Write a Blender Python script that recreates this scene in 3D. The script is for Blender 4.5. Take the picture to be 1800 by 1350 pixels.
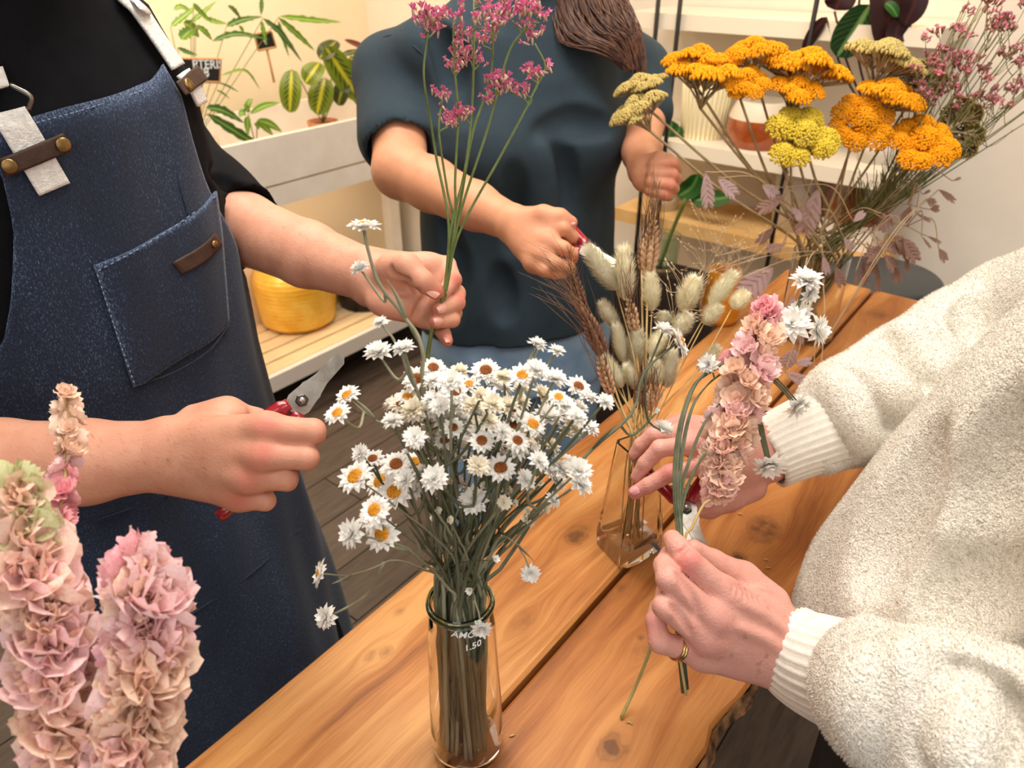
import bpy, bmesh, math, random
import numpy as np
from mathutils import Vector, Matrix, Quaternion
random.seed(7); np.random.seed(7)
for o in list(bpy.data.objects): bpy.data.objects.remove(o)
scene = bpy.context.scene
COL = scene.collection

# ------------------------------------------------------------------ camera
FPX = 1300.0; PITCH = math.radians(31.0); CAMZ = 1.54; TZ = 0.88      # table top height
CAM = Vector((0, 0, CAMZ))
FW = Vector((0, math.cos(PITCH), -math.sin(PITCH))); UP = Vector((0, math.sin(PITCH), math.cos(PITCH))); RT = Vector((1, 0, 0))
cd = bpy.data.cameras.new('camera'); cam = bpy.data.objects.new('camera', cd); COL.objects.link(cam)
cam.location = CAM; cam.rotation_euler = (math.pi/2 - PITCH, 0, 0)
cd.sensor_fit = 'HORIZONTAL'; cd.sensor_width = 36; cd.lens = 36*FPX/1800; cd.clip_start = 0.02; cd.clip_end = 60
cd.dof.use_dof = True; cd.dof.focus_distance = 0.68; cd.dof.aperture_fstop = 8.5
scene.camera = cam

# ------------------------------------------------------------------ light
T = Vector((0.616, 0.788, 0)).normalized()      # along the work table
N = Vector((T.y, -T.x, 0))                      # across it, away from the man
w = bpy.data.worlds.new('world'); scene.world = w; w.use_nodes = True
w.node_tree.nodes['Background'].inputs[0].default_value = (1.0, 0.93, 0.85, 1); w.node_tree.nodes['Background'].inputs[1].default_value = 0.16
def area(name, loc, target, sx, sy, energy, col):
    l = bpy.data.lights.new(name, 'AREA'); l.shape = 'RECTANGLE'; l.size = sx; l.size_y = sy; l.energy = energy; l.color = col
    o = bpy.data.objects.new(name, l); COL.objects.link(o); o.location = loc
    o.rotation_euler = (Vector(target)-Vector(loc)).to_track_quat('-Z', 'Y').to_euler(); return o
area('ceiling_and_fill_lamp', (0.1, 0.9, 2.72), (0.1, 0.9, 0), 1.0, 0.7, 34, (1.0, 0.94, 0.87))
area('ceiling_and_fill_lamp', (-0.5, -1.0, 2.72), (-0.3, -0.5, 0), 1.4, 0.9, 18, (1.0, 0.95, 0.88))
area('ceiling_and_fill_lamp', (1.5, -0.2, 2.72), (1.2, -0.1, 0), 1.0, 0.8, 18, (1.0, 0.94, 0.86))
area('ceiling_and_fill_lamp', (-0.75, 1.75, 2.72), (-0.85, 1.85, 0), 0.8, 0.8, 20, (1.0, 0.88, 0.74))  # added fill lamp that brightens the staging bench front, no known fitting
area('shopfront_daylight', (0.6, -2.4, 1.6), (0.2, 0.6, 1.0), 2.6, 1.8, 20, (0.92, 0.96, 1.0))
scene.cycles.max_bounces = 16; scene.cycles.transmission_bounces = 16; scene.cycles.glossy_bounces = 6
scene.view_settings.view_transform = 'Standard'; scene.view_settings.look = 'None'
scene.view_settings.exposure = 0.0; scene.view_settings.gamma = 1.0; scene.view_settings.use_curve_mapping = False

# ------------------------------------------------------------------ pixel helpers (1800 x 1350 frame)
def ray(px, py): return RT*((px-900)/FPX) + UP*((675-py)/FPX) + FW
def P(px, py, d): return CAM + ray(px, py)*d
def G(px, py, z=TZ): r = ray(px, py); return CAM + r*((z-CAMZ)/r.z)
def PY(px, py, Y): r = ray(px, py); return CAM + r*(Y/r.y)
def PL(px, py, nv, c): r = ray(px, py); return CAM + r*((c-CAM.dot(nv))/r.dot(nv))

# ------------------------------------------------------------------ materials
MATS = {}
def newmat(name):
    m = bpy.data.materials.new(name); m.use_nodes = True; MATS[name] = m
    nt = m.node_tree; b = nt.nodes['Principled BSDF']; return m, nt, b
def nd(nt, typ, **kw):
    n = nt.nodes.new(typ)
    for k, v in kw.items():
        if k in n.inputs: n.inputs[k].default_value = v
        else: setattr(n, k, v)
    return n
def c4(c): return (c[0], c[1], c[2], 1)
def srgb(r, g, b):
    f = lambda x: ((x/255+0.055)/1.055)**2.4 if x > 10 else x/255/12.92
    return (f(r), f(g), f(b))
def mat(name, col, rough=0.6, col2=None, scale=30, stretch=(1, 1, 1), bump=0, bscale=None, metal=0, spec=0.4, sub=0, subr=(1, .3, .2), trans=0, sheen=0, coat=0, detail=4, contrast=(0.35, 0.65), attr=None, attrcol=None, objrand=0, transl=0):
    """principled with noise colour variation in object coordinates"""
    if name in MATS: return MATS[name]
    m, nt, b = newmat(name)
    b.inputs['Roughness'].default_value = rough; b.inputs['Metallic'].default_value = metal
    b.inputs['Specular IOR Level'].default_value = spec; b.inputs['Base Color'].default_value = c4(col)
    if sub: b.inputs['Subsurface Weight'].default_value = sub; b.inputs['Subsurface Radius'].default_value = subr; b.inputs['Subsurface Scale'].default_value = 0.004
    if trans: b.inputs['Transmission Weight'].default_value = trans
    if sheen: b.inputs['Sheen Weight'].default_value = sheen
    if coat: b.inputs['Coat Weight'].default_value = coat; b.inputs['Coat Roughness'].default_value = .15
    tc = nd(nt, 'ShaderNodeTexCoord'); mp = nd(nt, 'ShaderNodeMapping'); mp.inputs['Scale'].default_value = stretch
    nt.links.new(tc.outputs['Object'], mp.inputs['Vector'])
    colout = None
    if col2 is not None:
        nz = nd(nt, 'ShaderNodeTexNoise', Scale=scale, Detail=detail, Roughness=.6)
        rp = nd(nt, 'ShaderNodeValToRGB'); rp.color_ramp.elements[0].position = contrast[0]; rp.color_ramp.elements[1].position = contrast[1]
        rp.color_ramp.elements[0].color = c4(col); rp.color_ramp.elements[1].color = c4(col2)
        nt.links.new(mp.outputs[0], nz.inputs['Vector']); nt.links.new(nz.outputs['Fac'], rp.inputs[0]); colout = rp.outputs[0]
    if attr:
        at = nd(nt, 'ShaderNodeAttribute', attribute_name=attr)
        mx = nd(nt, 'ShaderNodeMix', data_type='RGBA'); nt.links.new(at.outputs['Fac'], mx.inputs[0])
        if colout: nt.links.new(colout, mx.inputs[6])
        else: mx.inputs[6].default_value = c4(col)
        mx.inputs[7].default_value = c4(attrcol); colout = mx.outputs[2]
    if objrand:
        oi = nd(nt, 'ShaderNodeObjectInfo'); hs = nd(nt, 'ShaderNodeHueSaturation')
        mr = nd(nt, 'ShaderNodeMapRange'); mr.inputs[3].default_value = 1-objrand; mr.inputs[4].default_value = 1+objrand*.6
        nt.links.new(oi.outputs['Random'], mr.inputs[0]); nt.links.new(mr.outputs[0], hs.inputs['Value'])
        if colout: nt.links.new(colout, hs.inputs['Color'])
        else: hs.inputs['Color'].default_value = c4(col)
        colout = hs.outputs[0]
    if colout: nt.links.new(colout, b.inputs['Base Color'])
    if bump:
        n2 = nd(nt, 'ShaderNodeTexNoise', Scale=bscale or scale, Detail=3, Roughness=.6); nt.links.new(mp.outputs[0], n2.inputs['Vector'])
        bp = nd(nt, 'ShaderNodeBump', Strength=bump, Distance=0.002); nt.links.new(n2.outputs['Fac'], bp.inputs['Height']); nt.links.new(bp.outputs[0], b.inputs['Normal'])
    if transl:
        tl = nd(nt, 'ShaderNodeBsdfTranslucent'); ms = nd(nt, 'ShaderNodeMixShader'); ms.inputs[0].default_value = transl
        if colout: nt.links.new(colout, tl.inputs[0])
        else: tl.inputs[0].default_value = c4(col)
        nt.links.new(b.outputs[0], ms.inputs[1]); nt.links.new(tl.outputs[0], ms.inputs[2])
        nt.links.new(ms.outputs[0], nt.nodes['Material Output'].inputs['Surface'])
    return m
def glass(name, col=(1, 1, 1), rough=0.0, ior=1.45):
    m, nt, b = newmat(name); b.inputs['Base Color'].default_value = c4(col); b.inputs['Roughness'].default_value = rough
    b.inputs['Transmission Weight'].default_value = 1; b.inputs['IOR'].default_value = ior; return m

# ------------------------------------------------------------------ objects
def tag(o, label=None, cat=None, group=None, kind=None):
    if label: o['label'] = label
    if cat: o['category'] = cat
    if group: o['group'] = group
    if kind: o['kind'] = kind
    return o
def empty(name, loc=(0, 0, 0)):
    o = bpy.data.objects.new(name, None); COL.objects.link(o); o.location = loc; o.empty_display_size = .02
    return o
def link(name, me, parent=None, M=None):
    o = bpy.data.objects.new(name, me); COL.objects.link(o)
    if M is not None: o.matrix_basis = M
    if parent is not None:
        o.parent = parent
        # children are given in world space; parents are pure translations / matrices set beforehand
        pm = wm(parent); o.matrix_parent_inverse = pm.inverted()
    return o
def wm(o):
    m = o.matrix_basis.copy()
    if o.parent: m = wm(o.parent) @ o.matrix_parent_inverse @ m
    return m
def setmat(me, m):
    me.materials.clear(); me.materials.append(m); return me
class MB:
    """plain mesh buffer"""
    def __init__(s): s.v = []; s.f = []; s.mi = []; s.a = []
    def add(s, vs, fs, mi=0, a=None):
        b = len(s.v); s.v += [tuple(v) for v in vs]; s.f += [tuple(i+b for i in f) for f in fs]; s.mi += [mi]*len(fs)
        s.a += ([0.0]*len(vs) if a is None else list(a)) if not isinstance(a, float) else [a]*len(vs)
    def box(s, c, x, y, z, mi=0):
        c = Vector(c); x = Vector(x); y = Vector(y); z = Vector(z)
        vs = [c+x*i+y*j+z*k for k in (-1, 1) for j in (-1, 1) for i in (-1, 1)]
        s.add(vs, [(0, 2, 3, 1), (4, 5, 7, 6), (0, 1, 5, 4), (2, 6, 7, 3), (0, 4, 6, 2), (1, 3, 7, 5)], mi)
    def tube(s, pts, rad, n=6, mi=0, flat=1.0, up=None, caps=True, a=None):
        pts = [Vector(p) for p in pts]; m = len(pts)
        if not hasattr(rad, '__len__'): rad = [rad]*m
        t0 = (pts[1]-pts[0]).normalized(); u = Vector(up) if up else (Vector((0, 0, 1)) if abs(t0.z) < .9 else Vector((1, 0, 0)))
        u = (u - t0*u.dot(t0)).normalized(); vs = []; at = []
        for i, p in enumerate(pts):
            t = (pts[min(i+1, m-1)]-pts[max(i-1, 0)])
            t = t.normalized() if t.length > 1e-9 else t0
            u = (u - t*u.dot(t)); u = u.normalized() if u.length > 1e-6 else t.orthogonal().normalized(); b = t.cross(u)
            for j in range(n):
                an = 2*math.pi*j/n; vs.append(p + u*(math.cos(an)*rad[i]) + b*(math.sin(an)*rad[i]*flat)); at.append(i/(m-1) if a is None else a)
        fs = [(i*n+j, i*n+(j+1) % n, (i+1)*n+(j+1) % n, (i+1)*n+j) for i in range(m-1) for j in range(n)]
        if caps: fs += [tuple(range(n-1, -1, -1)), tuple((m-1)*n+j for j in range(n))]
        s.add(vs, fs, mi, at)
    def lathe(s, prof, n=32, c=(0, 0, 0), mi=0, close=False):
        vs = [(c[0]+r*math.cos(2*math.pi*j/n), c[1]+r*math.sin(2*math.pi*j/n), c[2]+z) for r, z in prof for j in range(n)]; m = len(prof)
        fs = [(i*n+j, i*n+(j+1) % n, (i+1)*n+(j+1) % n, (i+1)*n+j) for i in range(m-1) for j in range(n)]
        if close: fs += [((m-1)*n+j, (m-1)*n+(j+1) % n, (j+1) % n, j) for j in range(n)]
        s.add(vs, fs, mi)
    def mesh(s, name, mats, smooth=True, attr=None):
        me = bpy.data.meshes.new(name); me.from_pydata(s.v, [], s.f)
        for m in (mats if isinstance(mats, (list, tuple)) else [mats]): me.materials.append(m)
        if len(me.polygons) == len(s.mi): me.polygons.foreach_set('material_index', s.mi)
        me.polygons.foreach_set('use_smooth', [smooth]*len(me.polygons))
        if attr:
            la = me.attributes.new(attr, 'FLOAT', 'POINT'); la.data.foreach_set('value', s.a)
        me.update(); return me
    def glassobj(s, name, m, parent=None, smooth=True):
        o = s.obj(name, m, parent, smooth); bm = bmesh.new(); bm.from_mesh(o.data); bmesh.ops.remove_doubles(bm, verts=bm.verts, dist=1e-6); bmesh.ops.holes_fill(bm, edges=[e for e in bm.edges if e.is_boundary]); bmesh.ops.recalc_face_normals(bm, faces=bm.faces); bm.to_mesh(o.data); bm.free(); o.data.set_sharp_from_angle(angle=math.radians(28)); return o
    def obj(s, name, mats, parent=None, smooth=True, attr=None): return link(name, s.mesh(name, mats, smooth, attr), parent)
def bez(pts, n=24):
    """Catmull-Rom through points"""
    p = [Vector(q) for q in pts]
    if len(p) == 2: return [p[0].lerp(p[1], i/n) for i in range(n+1)]
    p = [p[0]*2-p[1]] + p + [p[-1]*2-p[-2]]; out = []; seg = len(p)-3; k = max(2, n//seg)
    for i in range(seg):
        for j in range(k):
            t = j/k; a, b, c, d = p[i:i+4]
            out.append(.5*((2*b)+(c-a)*t+(2*a-5*b+4*c-d)*t*t+(3*b-a-3*c+d)*t*t*t))
    out.append(p[-2]); return out
def bevel_box(name, c, x, y, z, m, parent=None, w=.004, seg=2):
    mb = MB(); mb.box(c, x, y, z); o = mb.obj(name, m, parent, smooth=True)
    bm = bmesh.new(); bm.from_mesh(o.data); bmesh.ops.recalc_face_normals(bm, faces=bm.faces)
    bmesh.ops.bevel(bm, geom=bm.edges[:], offset=w, segments=seg, profile=.5, affect='EDGES'); bm.to_mesh(o.data); bm.free()
    o.data.polygons.foreach_set('use_smooth', [False]*len(o.data.polygons)); return o
def lerp(a, b, t): return a+(b-a)*t
def interp(x, xs, ys): return np.interp(x, xs, ys)

# ------------------------------------------------------------------ signed-distance modelling (numpy) + surface nets
class SDF:
    def __init__(s, lo, hi, h):
        s.h = h; s.lo = np.array(lo, float); n = np.ceil((np.array(hi)-s.lo)/h).astype(int)+1; s.n = n
        s.ax = [s.lo[i]+h*np.arange(n[i]) for i in range(3)]; s.v = np.full(n, 1.0, np.float32)
    def sl(s, lo, hi):
        a = np.maximum(np.floor((np.array(lo)-s.lo)/s.h).astype(int), 0); b = np.minimum(np.ceil((np.array(hi)-s.lo)/s.h).astype(int)+1, s.n)
        if np.any(b <= a): return None, None
        S = tuple(slice(a[i], b[i]) for i in range(3))
        g = np.meshgrid(*[s.ax[i][a[i]:b[i]].astype(np.float32) for i in range(3)], indexing='ij', sparse=True); return S, g
    def comb(s, S, d, k, mode):
        a = s.v[S]
        if mode == 'add':
            h = np.clip(.5+.5*(a-d)/k, 0, 1); s.v[S] = a*(1-h)+d*h-k*h*(1-h)
        else:
            h = np.clip(.5-.5*(a+d)/k, 0, 1); s.v[S] = a*(1-h)+(-d)*h+k*h*(1-h)
    def cone(s, a, b, ra, rb=None, k=.008, mode='add', flat=None):
        rb = ra if rb is None else rb; a = np.array(a, float); b = np.array(b, float); pad = max(ra, rb)*1.05+k+2*s.h
        S, g = s.sl(np.minimum(a, b)-pad, np.maximum(a, b)+pad)
        if S is None: return
        ab = b-a; L = max(float(ab @ ab), 1e-12); dx, dy, dz = g[0]-a[0], g[1]-a[1], g[2]-a[2]
        t = np.clip((dx*ab[0]+dy*ab[1]+dz*ab[2])/L, 0, 1); ex, ey, ez = dx-t*ab[0], dy-t*ab[1], dz-t*ab[2]
        q = ex*ex+ey*ey+ez*ez
        if flat is not None:
            nv, f = np.array(flat[0], float), flat[1]; nv = nv/np.linalg.norm(nv); pn = ex*nv[0]+ey*nv[1]+ez*nv[2]; q = q+pn*pn*(1/(f*f)-1)
        s.comb(S, np.sqrt(q)-(ra+(rb-ra)*t), k, mode)
    def chain(s, pts, rad, k=.008, mode='add', flat=None):
        for i in range(len(pts)-1): s.cone(pts[i], pts[i+1], rad[i], rad[i+1], k, mode, flat)
    def ell(s, c, ax, k=.01, mode='add'):
        """ax: three (vector) half axes"""
        c = np.array(c, float); A = np.array([np.array(v, float) for v in ax]); r = np.linalg.norm(A, axis=1); pad = r.max()+k+s.h
        S, g = s.sl(c-pad, c+pad)
        if S is None: return
        d = [g[i]-c[i] for i in range(3)]; q = 0; q2 = 0
        for i in range(3):
            e = A[i]/r[i]; pr = d[0]*e[0]+d[1]*e[1]+d[2]*e[2]; q = q+(pr/r[i])**2; q2 = q2+(pr/r[i]**2)**2
        q = np.sqrt(q); s.comb(S, q*(q-1)/np.maximum(np.sqrt(q2), 1e-6), k, mode)
    def stack(s, zs, cx, cy, a, b, e1, e2, k=.02, expo=2.0):
        """vertical stack of ellipses, axes along unit vectors e1 (half a) and e2 (half b)"""
        S = tuple(slice(0, n) for n in s.n); x, y, z = np.meshgrid(*[q.astype(np.float32) for q in s.ax], indexing='ij', sparse=True)
        zz = s.ax[2]; f = lambda ys: np.interp(zz, zs, ys).astype(np.float32)[None, None, :]
        X = x-f(cx); Y = y-f(cy); u = np.abs(X*e1[0]+Y*e1[1])/f(a); v = np.abs(X*e2[0]+Y*e2[1])/f(b)
        d = ((u**expo+v**expo)**(1/expo)-1)*np.minimum(f(a), f(b)); d = np.maximum(d, np.maximum(zs[0]-z, z-zs[-1])); s.comb(S, d, k, 'add')
    def disp(s, fn):
        x, y, z = np.meshgrid(*[q.astype(np.float32) for q in s.ax], indexing='ij', sparse=True); s.v = s.v+fn(x, y, z).astype(np.float32)
    def verts_faces(s):
        v = s.v; ins = v < 0
        c = sum(ins[i:ins.shape[0]-1+i, j:ins.shape[1]-1+j, k:ins.shape[2]-1+k].astype(np.int8) for i in (0, 1) for j in (0, 1) for k in (0, 1))
        cells = np.argwhere((c > 0) & (c < 8)); idx = np.full(c.shape, -1, np.int64); idx[tuple(cells.T)] = np.arange(len(cells))
        acc = np.zeros((len(cells), 3)); cnt = np.zeros(len(cells))
        cor = [(i, j, k) for i in (0, 1) for j in (0, 1) for k in (0, 1)]
        for p in cor:
            for ax in range(3):
                if p[ax]: continue
                q = list(p); q[ax] = 1
                va = v[tuple((cells+np.array(p)).T)]; vb = v[tuple((cells+np.array(q)).T)]; m = (va < 0) != (vb < 0)
                t = np.where(m, va/np.where(m, va-vb, 1), 0); pos = np.tile(np.array(p, float), (len(cells), 1)); pos[:, ax] += t
                acc[m] += pos[m]; cnt[m] += 1
        V = s.lo+(cells+acc/cnt[:, None])*s.h; F = []
        for ax in range(3):
            o = [a for a in range(3) if a != ax]; sa = [slice(None)]*3; sb = [slice(None)]*3; sa[ax] = slice(0, -1); sb[ax] = slice(1, None)
            A = ins[tuple(sa)]; B = ins[tuple(sb)]; e = np.argwhere(A != B)
            e = e[(e[:, o[0]] > 0) & (e[:, o[1]] > 0) & (e[:, o[0]] < s.n[o[0]]-1) & (e[:, o[1]] < s.n[o[1]]-1)]
            d0 = np.zeros(3, int); d0[o[0]] = 1; d1 = np.zeros(3, int); d1[o[1]] = 1
            q = np.stack([idx[tuple((e-d0-d1).T)], idx[tuple((e-d1).T)], idx[tuple(e.T)], idx[tuple((e-d0).T)]], 1)
            fl = A[tuple(e.T)]
            if ax == 1: fl = ~fl
            q[~fl] = q[~fl][:, ::-1]; F.append(q)
        return V, np.concatenate(F)
    def mesh(s, name, m, attrs=None, smooth=True):
        V, F = s.verts_faces(); me = npmesh(name, V, F, m, smooth)
        if attrs:
            for an, fn in attrs.items():
                la = me.attributes.new(an, 'FLOAT', 'POINT'); la.data.foreach_set('value', fn(V).astype(np.float32))
        return me
def npmesh(name, V, F, m, smooth=True):
    me = bpy.data.meshes.new(name); me.vertices.add(len(V)); me.vertices.foreach_set('co', np.asarray(V, np.float32).ravel())
    k = F.shape[1]; me.loops.add(F.size); me.polygons.add(len(F)); me.loops.foreach_set('vertex_index', F.ravel().astype(np.int32))
    me.polygons.foreach_set('loop_start', (np.arange(len(F))*k).astype(np.int32)); me.update(calc_edges=True); me.validate()
    me.polygons.foreach_set('use_smooth', [smooth]*len(me.polygons)); me.materials.append(m); return me
def near(V, pts, r):
    out = np.zeros(len(V))
    for p in pts:
        d = np.linalg.norm(V-np.array(p), axis=1); out = np.maximum(out, np.exp(-(d/r)**2))
    return out
def join_np(parts):
    Vs, Fs, b = [], [], 0
    for V, F in parts: Vs.append(V); Fs.append(F+b); b += len(V)
    return np.concatenate(Vs), np.concatenate(Fs)
# ================================================================== ROOM
def W(t, n, z=0): return T*t + N*n + Vector((0, 0, z))
MTN = Matrix(((T.x, N.x, 0, 0), (T.y, N.y, 0, 0), (0, 0, 1, 0), (0, 0, 0, 1)))     # table frame: x along T, y along N  (left handed -> y = N)
TW, TN0 = 2.36, -2.62          # far wall (t) and left wall (n)
m_wall = mat('wall_paint', srgb(238, 228, 214), .85, srgb(230, 219, 204), 3)
m_wallw = mat('wall_paint_warm', srgb(240, 226, 198), .85, srgb(233, 218, 188), 3)
m_white = mat('white_painted_wood', srgb(236, 228, 218), .55, srgb(226, 216, 204), 8, stretch=(1, 1, 1))
m_ceil = mat('ceiling_paint', (.82, .8, .76), .9)
def slab(name, c, x, y, z, m, kind='structure', parent=None):
    mb = MB(); mb.box(c, x, y, z); o = mb.obj(name, m, parent, smooth=False)
    if kind: o['kind'] = kind
    return o
slab('wall_left', W(0.0, TN0-.05, 1.4), T*4.2, N*.05, Vector((0, 0, 1.4)), m_wallw)
slab('wall_back', W(TW+.05, 0.4, 1.4), N*3.1, T*.05, Vector((0, 0, 1.4)), m_wall)
slab('wall_right', W(-.9, 3.45, 1.4), T*3.3, N*.05, Vector((0, 0, 1.4)), m_wall)
slab('ceiling', W(-.9, .4, 2.86), T*3.4, N*3.2, Vector((0, 0, .05)), m_ceil)
# floor: dark vinyl planks, each a piece of its own
fl = slab('floor', W(-.9, .4, -.03), T*3.4, N*3.2, Vector((0, 0, .026)), mat('floor_joint', srgb(38, 31, 27), .7))
m_floor = mat('dark_floor_plank', srgb(70, 58, 50), .42, srgb(96, 81, 71), 6, stretch=(1.2, 9, 1), objrand=.22, detail=6)
mbp = MB(); mbp.box((0, 0, 0), (.598, 0, 0), (0, .088, 0), (0, 0, .004)); mplank = mbp.mesh('floor_plank', m_floor, False)
Mrot = Matrix.Rotation(math.atan2(T.y, T.x), 4, 'Z')
for j in range(24):
    for i in range(6):
        t = -2.2+i*1.2+((j*0.43) % 1.2)-.6; n = -2.5+j*.18
        if t > 2.9: continue
        o = link('plank', mplank, None, None); o.matrix_basis = Matrix.Translation(W(t, n, 0)) @ Mrot; o.parent = fl
# ------------------------------------------------------------------ wooden work table
def tl(p): return (p.dot(T), p.dot(N))            # world -> (t, n)
gapA, gapB = tl(G(879, 1241)), tl(G(1410, 652)); eL = tl(G(600, 1117)); eL2 = tl(G(317, 1350))
GAPN = (gapA[1]+gapB[1])/2; LN = (eL[1]+eL2[1])/2; FAR = tl(G(1545, 512))[0]; NEAR = -.42
eR = [tl(G(1215, 1350)), tl(G(1262, 1262)), tl(G(1335, 1193)), tl(G(1425, 1060))]; RN = sum(e[1] for e in eR)/4
print('TABLE gap', gapA, gapB, 'left', eL, eL2, 'right', eR, 'far', FAR)
def wood(name, c_lo, c_mid, c_hi, knots=(), gs=34.0, rough=.45):
    m, nt, b = newmat(name); L = nt.links.new
    tc = nd(nt, 'ShaderNodeTexCoord'); sp = nd(nt, 'ShaderNodeSeparateXYZ'); L(tc.outputs['Object'], sp.inputs[0])
    def mth(op, a, b2=None, c=None):
        n = nd(nt, 'ShaderNodeMath', operation=op)
        for i, q in enumerate((a, b2, c)):
            if q is None: continue
            if isinstance(q, (int, float)): n.inputs[i].default_value = q
            else: L(q, n.inputs[i])
        return n.outputs[0]
    wn = nd(nt, 'ShaderNodeTexNoise', Scale=7.0, Detail=2); L(tc.outputs['Object'], wn.inputs['Vector'])
    x, y = sp.outputs[0], sp.outputs[1]
    wn2 = nd(nt, 'ShaderNodeTexNoise', Scale=60.0, Detail=3); L(tc.outputs['Object'], wn2.inputs['Vector'])
    yy = mth('ADD', y, mth('MULTIPLY', mth('SUBTRACT', wn.outputs['Fac'], .5), .022)); dark = None
    for (kx, ky, r, amp) in knots:
        dx = mth('SUBTRACT', x, kx); dy = mth('SUBTRACT', y, ky)
        q = mth('ADD', mth('MULTIPLY', mth('POWER', mth('ABSOLUTE', dx), 2.0), 1/(r*1.35)**2), mth('MULTIPLY', mth('POWER', mth('ABSOLUTE', dy), 2.0), 1/r**2))
        # grain flows round the knot: push y away from it
        g = mth('EXPONENT', mth('MULTIPLY', q, -.16)); sg = nd(nt, 'ShaderNodeMath', operation='TANH'); L(mth('MULTIPLY', dy, 1.3/r), sg.inputs[0])
        yy = mth('SUBTRACT', yy, mth('MULTIPLY', mth('MULTIPLY', g, sg.outputs[0]), r*1.15))
        wq = mth('ADD', q, mth('MULTIPLY', mth('SUBTRACT', wn2.outputs['Fac'], .5), 2.6))
        core = mth('MULTIPLY', mth('EXPONENT', mth('MULTIPLY', mth('MAXIMUM', wq, 0), -1.7)), amp)
        ringd = mth('ABSOLUTE', mth('SUBTRACT', wq, .75)); ring = mth('MULTIPLY', mth('EXPONENT', mth('MULTIPLY', mth('MULTIPLY', ringd, ringd), -9)), amp*.42)
        tot = mth('MAXIMUM', mth('MULTIPLY', core, .85), ring); dark = tot if dark is None else mth('MAXIMUM', dark, tot)
    cv = nd(nt, 'ShaderNodeCombineXYZ'); L(mth('MULTIPLY', x, 1.7), cv.inputs[0]); L(mth('MULTIPLY', yy, gs), cv.inputs[1]); L(sp.outputs[2], cv.inputs[2])
    n1 = nd(nt, 'ShaderNodeTexNoise', Scale=1.0, Detail=5, Roughness=.62); L(cv.outputs[0], n1.inputs['Vector'])
    cv2 = nd(nt, 'ShaderNodeCombineXYZ'); L(mth('MULTIPLY', x, 26), cv2.inputs[0]); L(mth('MULTIPLY', yy, 520), cv2.inputs[1]); L(sp.outputs[2], cv2.inputs[2])
    n2 = nd(nt, 'ShaderNodeTexNoise', Scale=1.0, Detail=2); L(cv2.outputs[0], n2.inputs['Vector'])
    n3 = nd(nt, 'ShaderNodeTexNoise', Scale=5.0, Detail=2); L(tc.outputs['Object'], n3.inputs['Vector'])
    f = mth('ADD', mth('ADD', mth('MULTIPLY', n1.outputs['Fac'], .75), mth('MULTIPLY', n2.outputs['Fac'], .13)), mth('MULTIPLY', n3.outputs['Fac'], .3))
    rp = nd(nt, 'ShaderNodeValToRGB'); e = rp.color_ramp.elements; e[0].position = .43; e[0].color = c4(c_lo); e[1].position = .74; e[1].color = c4(c_hi)
    em = e.new(.56); em.color = c4(c_mid); L(f, rp.inputs[0]); out = rp.outputs[0]
    if dark is not None:
        mx = nd(nt, 'ShaderNodeMix', data_type='RGBA'); L(dark, mx.inputs[0]); L(out, mx.inputs[6]); mx.inputs[7].default_value = c4(srgb(70, 36, 14)); out = mx.outputs[2]
    L(out, b.inputs['Base Color']); b.inputs['Roughness'].default_value = rough; b.inputs['Specular IOR Level'].default_value = .35
    bp = nd(nt, 'ShaderNodeBump', Strength=.25, Distance=.0015); L(f, bp.inputs['Height']); L(bp.outputs[0], b.inputs['Normal']); return m
kn = lambda px, py, r, a: (*tl(G(px, py)), r, a)
KL = [kn(1013, 940, .015, .8), kn(677, 1147, .007, .6), kn(652, 1152, .006, .6), kn(918, 1093, .012, .35), kn(700, 1075, .006, .4), kn(1215, 700, .012, .6)]
KR = [kn(1075, 1317, .013, .85), kn(1342, 929, .023, .85), kn(1298, 980, .009, .95), kn(1130, 1140, .010, .4), kn(1543, 553, .02, .6), kn(1092, 1032, .006, .5), kn(1127, 1121, .004, .8)]
m_wl = wood('oiled_pine_board', srgb(132, 76, 32), srgb(180, 116, 58), srgb(216, 158, 94), KL)
m_wr = wood('oiled_knotty_board', srgb(118, 66, 27), srgb(164, 100, 46), srgb(200, 138, 76), KR, 28)
m_bark = mat('rough_bark', srgb(70, 44, 26), .85, srgb(168, 122, 78), 60, bump=.8, bscale=90)
table = empty('work_table', W((FAR+NEAR)/2, (LN+RN)/2, 0)); tag(table, 'knotty oiled wooden work table with a live edge and an open joint between its boards', 'table')
TH = .042
def board(name, n0, n1, m, live=None):
    xs = np.linspace(NEAR, FAR, 90); mb = MB(); ex = {}
    for i, x in enumerate(xs):
        r = n1 if live is None else live(x); u = .004
        prof = [(n0+u, TZ), (r-u, TZ), (r, TZ-u), (r-(0.012 if live else 0), TZ-TH), (n0, TZ-TH), (n0, TZ-u)]
        mb.v += [(x, n, z) for n, z in prof]; mb.a += [0]*6
    k = len(prof)
    for i in range(len(xs)-1):
        for j in range(k): mb.f.append((i*k+j, i*k+(j+1) % k, (i+1)*k+(j+1) % k, (i+1)*k+j)); mb.mi.append(0)
    mb.f += [tuple(range(k)), tuple((len(xs)-1)*k+j for j in range(k-1, -1, -1))]; mb.mi += [0, 0]
    me = mb.mesh(name, m, False); bm = bmesh.new(); bm.from_mesh(me); bmesh.ops.recalc_face_normals(bm, faces=bm.faces); bm.to_mesh(me); bm.free()
    o = link(name, me); o.matrix_basis = MTN; o.parent = table; o.matrix_parent_inverse = table.matrix_basis.inverted(); return o
GW = .0035
board('plank', LN, GAPN-GW, m_wl)
lxs = np.array([NEAR-.1] + [e[0] for e in eR] + [FAR+.1]); lns = np.array([RN-.01] + [e[1] for e in eR] + [eR[-1][1]+.03])
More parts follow.
